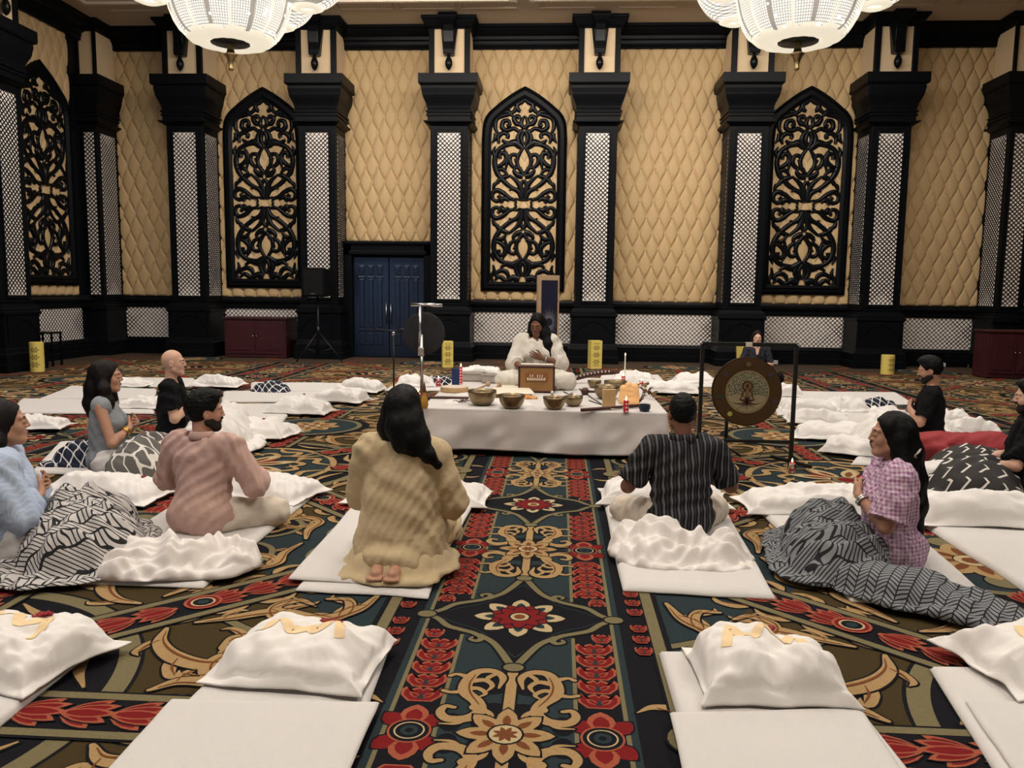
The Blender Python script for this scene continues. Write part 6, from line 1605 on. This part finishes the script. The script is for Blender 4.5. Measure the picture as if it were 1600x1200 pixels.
# ------------------------------------------------------------------ plain dark gong on chrome stand, microphone
CHR = mat('brushed_chrome', (.55, .55, .55), .25, 1.0); YS = 9.25
t0 = at_depth(659, 476, YS); o = empty('gong_stand', (t0[0], YS, 0), 0, 'Chrome T-shaped stand left behind the platform', 'stand')
tb0 = at_depth(642, 475, YS)[0]-t0[0]; tb1 = at_depth(691, 476, YS)[0]-t0[0]
MB().tube([(0, 0, .02), (0, 0, .95)], .020).build('lower_pole', CHR, o, True); MB().tube([(-.02, 0, .72), (-.02, 0, t0[2])], .018).build('upper_pole', CHR, o, True)
MB().tube([(tb0, 0, t0[2]), (tb1, 0, t0[2]-.005)], .022).build('cross_bar', CHR, o, True); MB().box(-.045, .03, -.03, .03, .70, .80).build('clamp', CHR, o, bevel=.01)
for a in (.5, 2.6, 4.7): MB().tube([(0, 0, .16), (.26*math.cos(a), .26*math.sin(a), .015)], .012).build('leg', CHR, o, True)
cg = at_depth(662, 521, YS+.09); rg = 33.5*(YS+.09)/1250; o = empty('gong', cg, 0, 'Plain dark round gong hanging from the chrome stand', 'gong')
MB().lathe([(.002, -.004), (rg*.9, -.004), (rg*.99, .004), (rg, .02), (rg*.97, .03), (rg*.95, .012), (.002, .008)], (0, 0, 0), 56, R=Matrix.Rotation(-PI/2, 3, 'X'), caps=False).build('gong_disc', mat('dark_grey_gong_metal', (.022, .022, .024), .6, .3, noise=(5, .3)), o, auto=50)
MB().tube([(-.08, 0, rg*.95), (-.07, -.08, t0[2]-cg[2])], .004, 6).build('hanging_cord', FRM, o, True); MB().tube([(.10, 0, rg*.93), (.09, -.08, t0[2]-cg[2])], .004, 6).build('hanging_cord', FRM, o, True)
ms = at_depth(615, 520, 9.8); o = empty('microphone_stand', (ms[0], 9.8, 0), 0, 'Thin black microphone stand with a boom, left of the dark gong', 'microphone stand')
MB().tube([(0, 0, .02), (0, 0, ms[2])], .011).build('pole', FRM, o, True); b0 = at_depth(581, 513, 9.8); b1 = at_depth(630, 519, 9.8)
MB().tube([(b0[0]-ms[0], 0, b0[2]), (b1[0]-ms[0], 0, b1[2])], .008).build('boom', FRM, o, True); MB().ball((0, 0, ms[2]-.01), (.022, .02, .03), 10).build('boom_clutch', CHR, o, True)
for a in (.4, 2.5, 4.6): MB().tube([(0, 0, .12), (.28*math.cos(a), .28*math.sin(a), .015)], .009).build('leg', FRM, o, True)
m0 = at_depth(622, 515, 9.78); mc = MB().tube([(0, 0, 0), (.09, 0, -.002)], [.013, .017]).build('microphone', FRM, None, True, loc=m0); tag(mc, 'Black microphone clipped on the thin boom stand', 'microphone')
MB().ball((.12, 0, -.003), (.028, .024, .024), 12).build('microphone_grille', mat('steel_mesh', (.3, .3, .3), .4, 1.0), mc, True)

# ------------------------------------------------------------------ loudspeaker on tripod
YK = 15.9; s0 = at_depth(475, 464, YK); s1 = at_depth(516, 419, YK); cx = (s0[0]+s1[0])/2
SPK = mat('black_speaker_plastic', (.003, .003, .004), .7, spec=.1)
o = empty('loudspeaker', (cx, YK, s0[2]), math.radians(-14), 'Black loudspeaker on a tripod left of the double doors', 'loudspeaker'); hw_ = (s1[0]-s0[0])/2*.92; hh = s1[2]-s0[2]
b = MB(); v = [(-hw_, -.16, 0), (hw_, -.16, 0), (hw_*.7, .22, .02), (-hw_*.7, .22, .02), (-hw_, -.16, hh), (hw_, -.16, hh), (hw_*.7, .22, hh-.02), (-hw_*.7, .22, hh-.02)]
b.add(v, [(3, 2, 1, 0), (4, 5, 6, 7), (0, 1, 5, 4), (1, 2, 6, 5), (2, 3, 7, 6), (3, 0, 4, 7)]); b.build('cabinet', SPK, o, bevel=.02)
MB().box(-hw_*.85, hw_*.85, -.172, -.16, .04, hh-.04).build('grille', mat('speaker_grille', (.003, .003, .0035), .9, bump=(900, .6)), o, bevel=.008)
MB().box(-.05, .05, -.176, -.17, .06, .075).build('badge', mat('dim_grey_badge', (.12, .12, .12), .5), o)
st = empty('speaker_stand', (cx, YK+.03, 0), 0, 'Black tripod stand carrying the loudspeaker', 'stand')
MB().tube([(0, 0, .12), (0, 0, s0[2])], .02).build('pole', FRM, st, True); MB().tube([(0, 0, .55), (0, 0, .72)], .032).build('collar', FRM, st, True)
for a in (-.2, 1.9, 3.9): 
    MB().tube([(0, 0, .62), (.52*math.cos(a), .52*math.sin(a)*.7, .02)], .013).build('leg', FRM, st, True); MB().tube([(0, 0, .2), (.30*math.cos(a), .30*math.sin(a)*.7, .28)], .008).build('brace', FRM, st, True)

# ------------------------------------------------------------------ standing banner
YN = 11.4; a0 = at_depth(840, 430, YN); a1 = at_depth(874, 430, YN); wB = a1[0]-a0[0]; zB = a0[2]
o = empty('standing_sign', ((a0[0]+a1[0])/2, YN, 0), math.radians(16), 'Tall narrow wooden sign with a navy panel and sunburst behind the player', 'sign')
TANW = mat('pale_birch_frame', (.48, .33, .20), .6, noise=(9, .1)); NVY = mat('navy_printed_panel', (.008, .010, .030), .5)
MB().box(-wB/2, wB/2, -.04, .06, 0, zB).build('sign_body', TANW, o, bevel=.004); pn = MB().box(-wB/2+.045, wB/2-.025, -.046, -.04, .05, zB-.07).build('navy_panel', NVY, o)
Sb = Art(); zc = at_depth(860, 503, YN)[2]
for k in range(44):
    a = 2*PI*k/44+.04; r0 = .055+.01*(k % 2); r1 = .115+.02*(k % 3); Sb.stroke([(math.cos(a)*r0*.8, math.sin(a)*r0), (math.cos(a)*r1*.82, math.sin(a)*r1*1.25)], [.0045, .0015], 0, 1, 0, raw=True)
art_obj(Sb, [mat('silver_print', (.30, .29, .33), .5)], lambda x, y, l: (x+.01, -.0475, zc+y), 'sunburst_print', pn)

# ------------------------------------------------------------------ cabinets, side table, lanterns, sockets
def cabinet(px0, px1, py1, Y, label, dep=.5, doors=2, rz=0):
    x0 = at_depth(px0, py1, Y)[0]; x1 = at_depth(px1, py1, Y)[0]; z1 = at_depth((px0+px1)/2, py1, Y)[2]; w_ = x1-x0
    o = empty('cabinet', ((x0+x1)/2, Y, 0), rz, label, 'cabinet')
    MB().box(-w_/2, w_/2, 0, dep, .02, z1-.04).build('carcass', REDWOOD, o, bevel=.006); MB().box(-w_/2-.03, w_/2+.03, -.03, dep, z1-.04, z1).build('cabinet_top', REDWOOD, o, bevel=.008)
    dw = (w_-.06)/doors
    for i in range(doors):
        a = -w_/2+.03+i*dw; d = MB().box(a+.01, a+dw-.01, -.02, 0, .10, z1-.08); d.box(a+.07, a+dw-.07, -.03, -.02, .17, z1-.15); dd = d.build('cabinet_door', REDWOOD, o, bevel=.006)
        MB().ball((a+(dw-.04 if i % 2 == 0 else .04), -.035, z1*.55), .014, 8).build('knob', CHR, dd, True)
    return o
cabinet(350, 446, 496, 16.5, 'Dark red-brown cabinet against the rear wall under the left arched screen', .75)
q = floor_at(1545, 592); cabinet(1546, 1680, 517, q[1], 'Dark red-brown cabinet at the right frame edge', .5, 3)
q = floor_at(76, 572); o = empty('side_table', (q[0], q[1], 0), 0, 'Small black side table near the left wall', 'table')
MB().box(-.20, .20, -.16, .16, .60, .63).build('table_top', BLACK, o, bevel=.005)
for sx in (-1, 1):
    for sy in (-1, 1): MB().box(sx*.17-.015, sx*.17+.015, sy*.13-.015, sy*.13+.015, .012, .60).build('leg', BLACK, o)
YLW = mat('yellow_paper_lantern', (.62, .50, .12), .7, noise=(5, .12)); YDK = mat('brown_print', (.14, .09, .03), .7)
LN = [(59, 580, 'Yellow round lantern on the carpet at the far left', 1, .110, .50), (699, 573, 'Yellow box lantern right of the dark gong', 0, .20, .50), (929, 575, 'Yellow box lantern standing right of the player', 0, .22, .54),
      (1161, 577, 'Yellow box lantern half hidden by the woman behind the gong', 0, .22, .50), (1386, 584, 'Yellow round lantern before the column at right', 1, .12, .36)]
for px, py, lb, rd, w_, h_ in LN:
    q = floor_at(px, py, .012); o = empty('lantern', (q[0], q[1], .007), .25, lb, 'lantern', 'yellow printed lanterns by the columns')
    b = MB()
    if rd: b.lathe([(.002, 0), (w_, 0), (w_, h_), (w_-.01, h_+.004), (.002, h_)], (0, 0, 0), 28, caps=False)
    else: b.box(-w_/2, w_/2, -w_/2, w_/2, 0, h_)
    b.build('lantern_body', YLW, o, auto=40)
    Lp = Art(); 
    for yy in (.25, .5, .75): 
        Lp.ring((0, yy), .045, .06, 0, 2*PI, 0, 1, 16); Lp.disc((0, yy), .02, 0, 1, 10)
        for k in range(6): Lp.petal((0, yy), k*PI/3, .06, .10, .03, 0, 1, 0)
    Lp.stroke([(-.09, .12), (.09, .12)], [.012, .012], 0, 1, 0, raw=True); Lp.stroke([(-.09, .9), (.09, .9)], [.012, .012], 0, 1, 0, raw=True)
    if rd: art_obj(Lp, [YDK], lambda x, y, l: ((w_+.0015)*math.sin(x/w_*.8), -(w_+.0015)*math.cos(x/w_*.8), y*h_), 'printed_ornament', o)
    else: art_obj(Lp, [YDK], lambda x, y, l: (x*.75, -w_/2-.002, y*h_), 'printed_ornament', o)
SOCK = mat('white_socket_plastic', (.6, .6, .58), .5)
for px, py, lb in ((177, 548, 'Left white wall socket on the left rear baseboard'), (185, 548, 'Middle white wall socket on the left rear baseboard'), (195, 546, 'Dim right wall socket on the left rear baseboard'), (1212, 566, 'White wall socket on the rear baseboard right of the gong'),
                   (1474, 570, 'White wall socket on the baseboard behind the bearded man'), (1516, 572, 'Grey wall socket left of the right cabinet'), (1526, 573, 'Middle socket of three left of the right cabinet'), (1535, 574, 'Socket nearest the right cabinet')):
    q = at_depth(px, py, YB-.205); o = MB().box(-.045, .045, -.008, .004, -.04, .04).build('wall_socket', SOCK, None, bevel=.003, loc=q); tag(o, lb, 'socket', 'sockets on the baseboard')
    MB().box(-.02, -.012, -.010, -.008, -.012, .012).box(.012, .02, -.010, -.008, -.012, .012).build('socket_slots', BLACK, o)

# ------------------------------------------------------------------ chandeliers
def glow_mat(name, col, base, grid=True):
    m = mat(name, (.35, .34, .31), .35, emis=col, estr=base); nt = m.node_tree; tc = nt.nodes.new('ShaderNodeTexCoord'); sp = nt.nodes.new('ShaderNodeSeparateXYZ'); nt.links.new(tc.outputs['Object'], sp.inputs[0])
    ang = mnode(nt, 'ARCTAN2', sp.outputs[1], sp.outputs[0])
    g1 = mnode(nt, 'PINGPONG', mnode(nt, 'MULTIPLY', ang, 22.0), .5); g2 = mnode(nt, 'PINGPONG', mnode(nt, 'MULTIPLY', sp.outputs[2], 34.0), .5)
    d = mnode(nt, 'MULTIPLY', mnode(nt, 'GREATER_THAN', g1, .14), mnode(nt, 'GREATER_THAN', g2, .12))
    rib = mnode(nt, 'GREATER_THAN', mnode(nt, 'PINGPONG', mnode(nt, 'MULTIPLY', ang, 8/(2*PI)), .5), .06)
    d = mnode(nt, 'MULTIPLY', d, rib)
    st = mnode(nt, 'MULTIPLY', mnode(nt, 'ADD', mnode(nt, 'MULTIPLY', d, .80), .20), base)
    nt.links.new(st, bsdf(m).inputs['Emission Strength']); return m
GLOW = glow_mat('lit_crystal_beads', (1.0, .92, .80), 1.25); GLOW2 = mat('lit_crystal_edge', (.5, .48, .42), .3, emis=(1.0, .90, .70), estr=.75, noise=(14, .1)); BULB = mat('bright_bulb', (1, 1, 1), .3, emis=(1, .95, .88), estr=16)
AGED = mat('aged_brass', (.40, .30, .15), .35, 1.0)
def chandelier(px, py, Y, label):
    c = at_depth(px, py, Y); o = empty('chandelier', c, 0, label, 'chandelier', 'large crystal bowl chandeliers')
    prof = [(.25, .0), (.38, -.012), (.50, .015), (.60, .09), (.69, .25), (.75, .46), (.78, .70), (.75, .95), (.66, 1.15), (.5, 1.3)]
    pr = [tuple(q) for q in catmull(prof, 4)]
    flu = lambda a, i: 1+.035*abs(math.cos(4*a))**.6
    MB().lathe(pr, (0, 0, 0), 96, caps=False, fl=flu).build('bead_bowl', GLOW, o, True)
    MB().lathe([(.245, .01), (.25, -.02), (.33, -.035), (.42, -.03), (.50, -.005), (.56, .05), (.55, .07)], (0, 0, 0), 96, caps=False, fl=lambda a, i: 1+.05*abs(math.cos(6*a))).build('scalloped_lip', GLOW2, o, True)
    b = MB()
    for k in range(8):
        a = 2*PI*(k+.5)/8; b.tube([(r*1.045*math.cos(a), r*1.045*math.sin(a), z) for r, z in pr[6::3]], .012, 6)
        
    b.build('crystal_ribs', GLOW2, o, True).__setitem__('kind', 'stuff')
    MB().lathe([(.002, -.022), (.255, -.020), (.255, .0), (.002, .0)], (0, 0, 0), 40, caps=False).build('base_plate', mat('dark_underplate', (.02, .02, .018), .5), o, True)
    MB().lathe([(.04, .0), (.045, -.09), (.055, -.14), (.095, -.16), (.065, -.19), (.04, -.25), (.024, -.32), (.034, -.34), (.028, -.365), (.002, -.375)], (0, 0, 0), 20, caps=False).build('finial', AGED, o, True)
    for k in range(6):
        a = 2*PI*k/6+.18; cc = Vector((1.02*math.cos(a), 1.02*math.sin(a), .98))
        L = [(.10, -.50), (.24, -.46), (.40, -.34), (.52, -.15), (.56, .08), (.50, .30)]
        b = MB(); b.lathe([tuple(q) for q in catmull(L, 4)], cc, 56, caps=False, fl=lambda a_, i: 1+.03*abs(math.cos(4*a_))); lo = b.build('outer_bowl', GLOW2 if False else GLOW, o, True)
        MB().lathe([(.09, -.49), (.13, -.53), (.22, -.49), (.20, -.47)], cc, 40, caps=False).build('outer_bowl_rim', GLOW2, lo, True)
    rng = random.Random(int(px))
    for k in range(26):
        a = rng.uniform(0, 2*PI); i = rng.randrange(8, 26); r, z = pr[i]; MB().ball(((r*1.01)*math.cos(a), (r*1.01)*math.sin(a), z), .022, 8).build('bulb', BULB, o, True)
    MB().tube([(0, 0, 1.0), (0, 0, ZC-c[2]-.03)], .03).build('suspension_rod', AGED, o, True); MB().lathe([(.03, ZC-c[2]-.25), (.12, ZC-c[2]-.12), (.22, ZC-c[2]-.05), (.24, ZC-c[2]-.002)], (0, 0, 0), 28).build('ceiling_rose', AGED, o, True)
chandelier(360, 66, 11.0, 'Large lit crystal bowl chandelier at the top left'); chandelier(1247, 64, 11.0, 'Large lit crystal bowl chandelier at the top right')
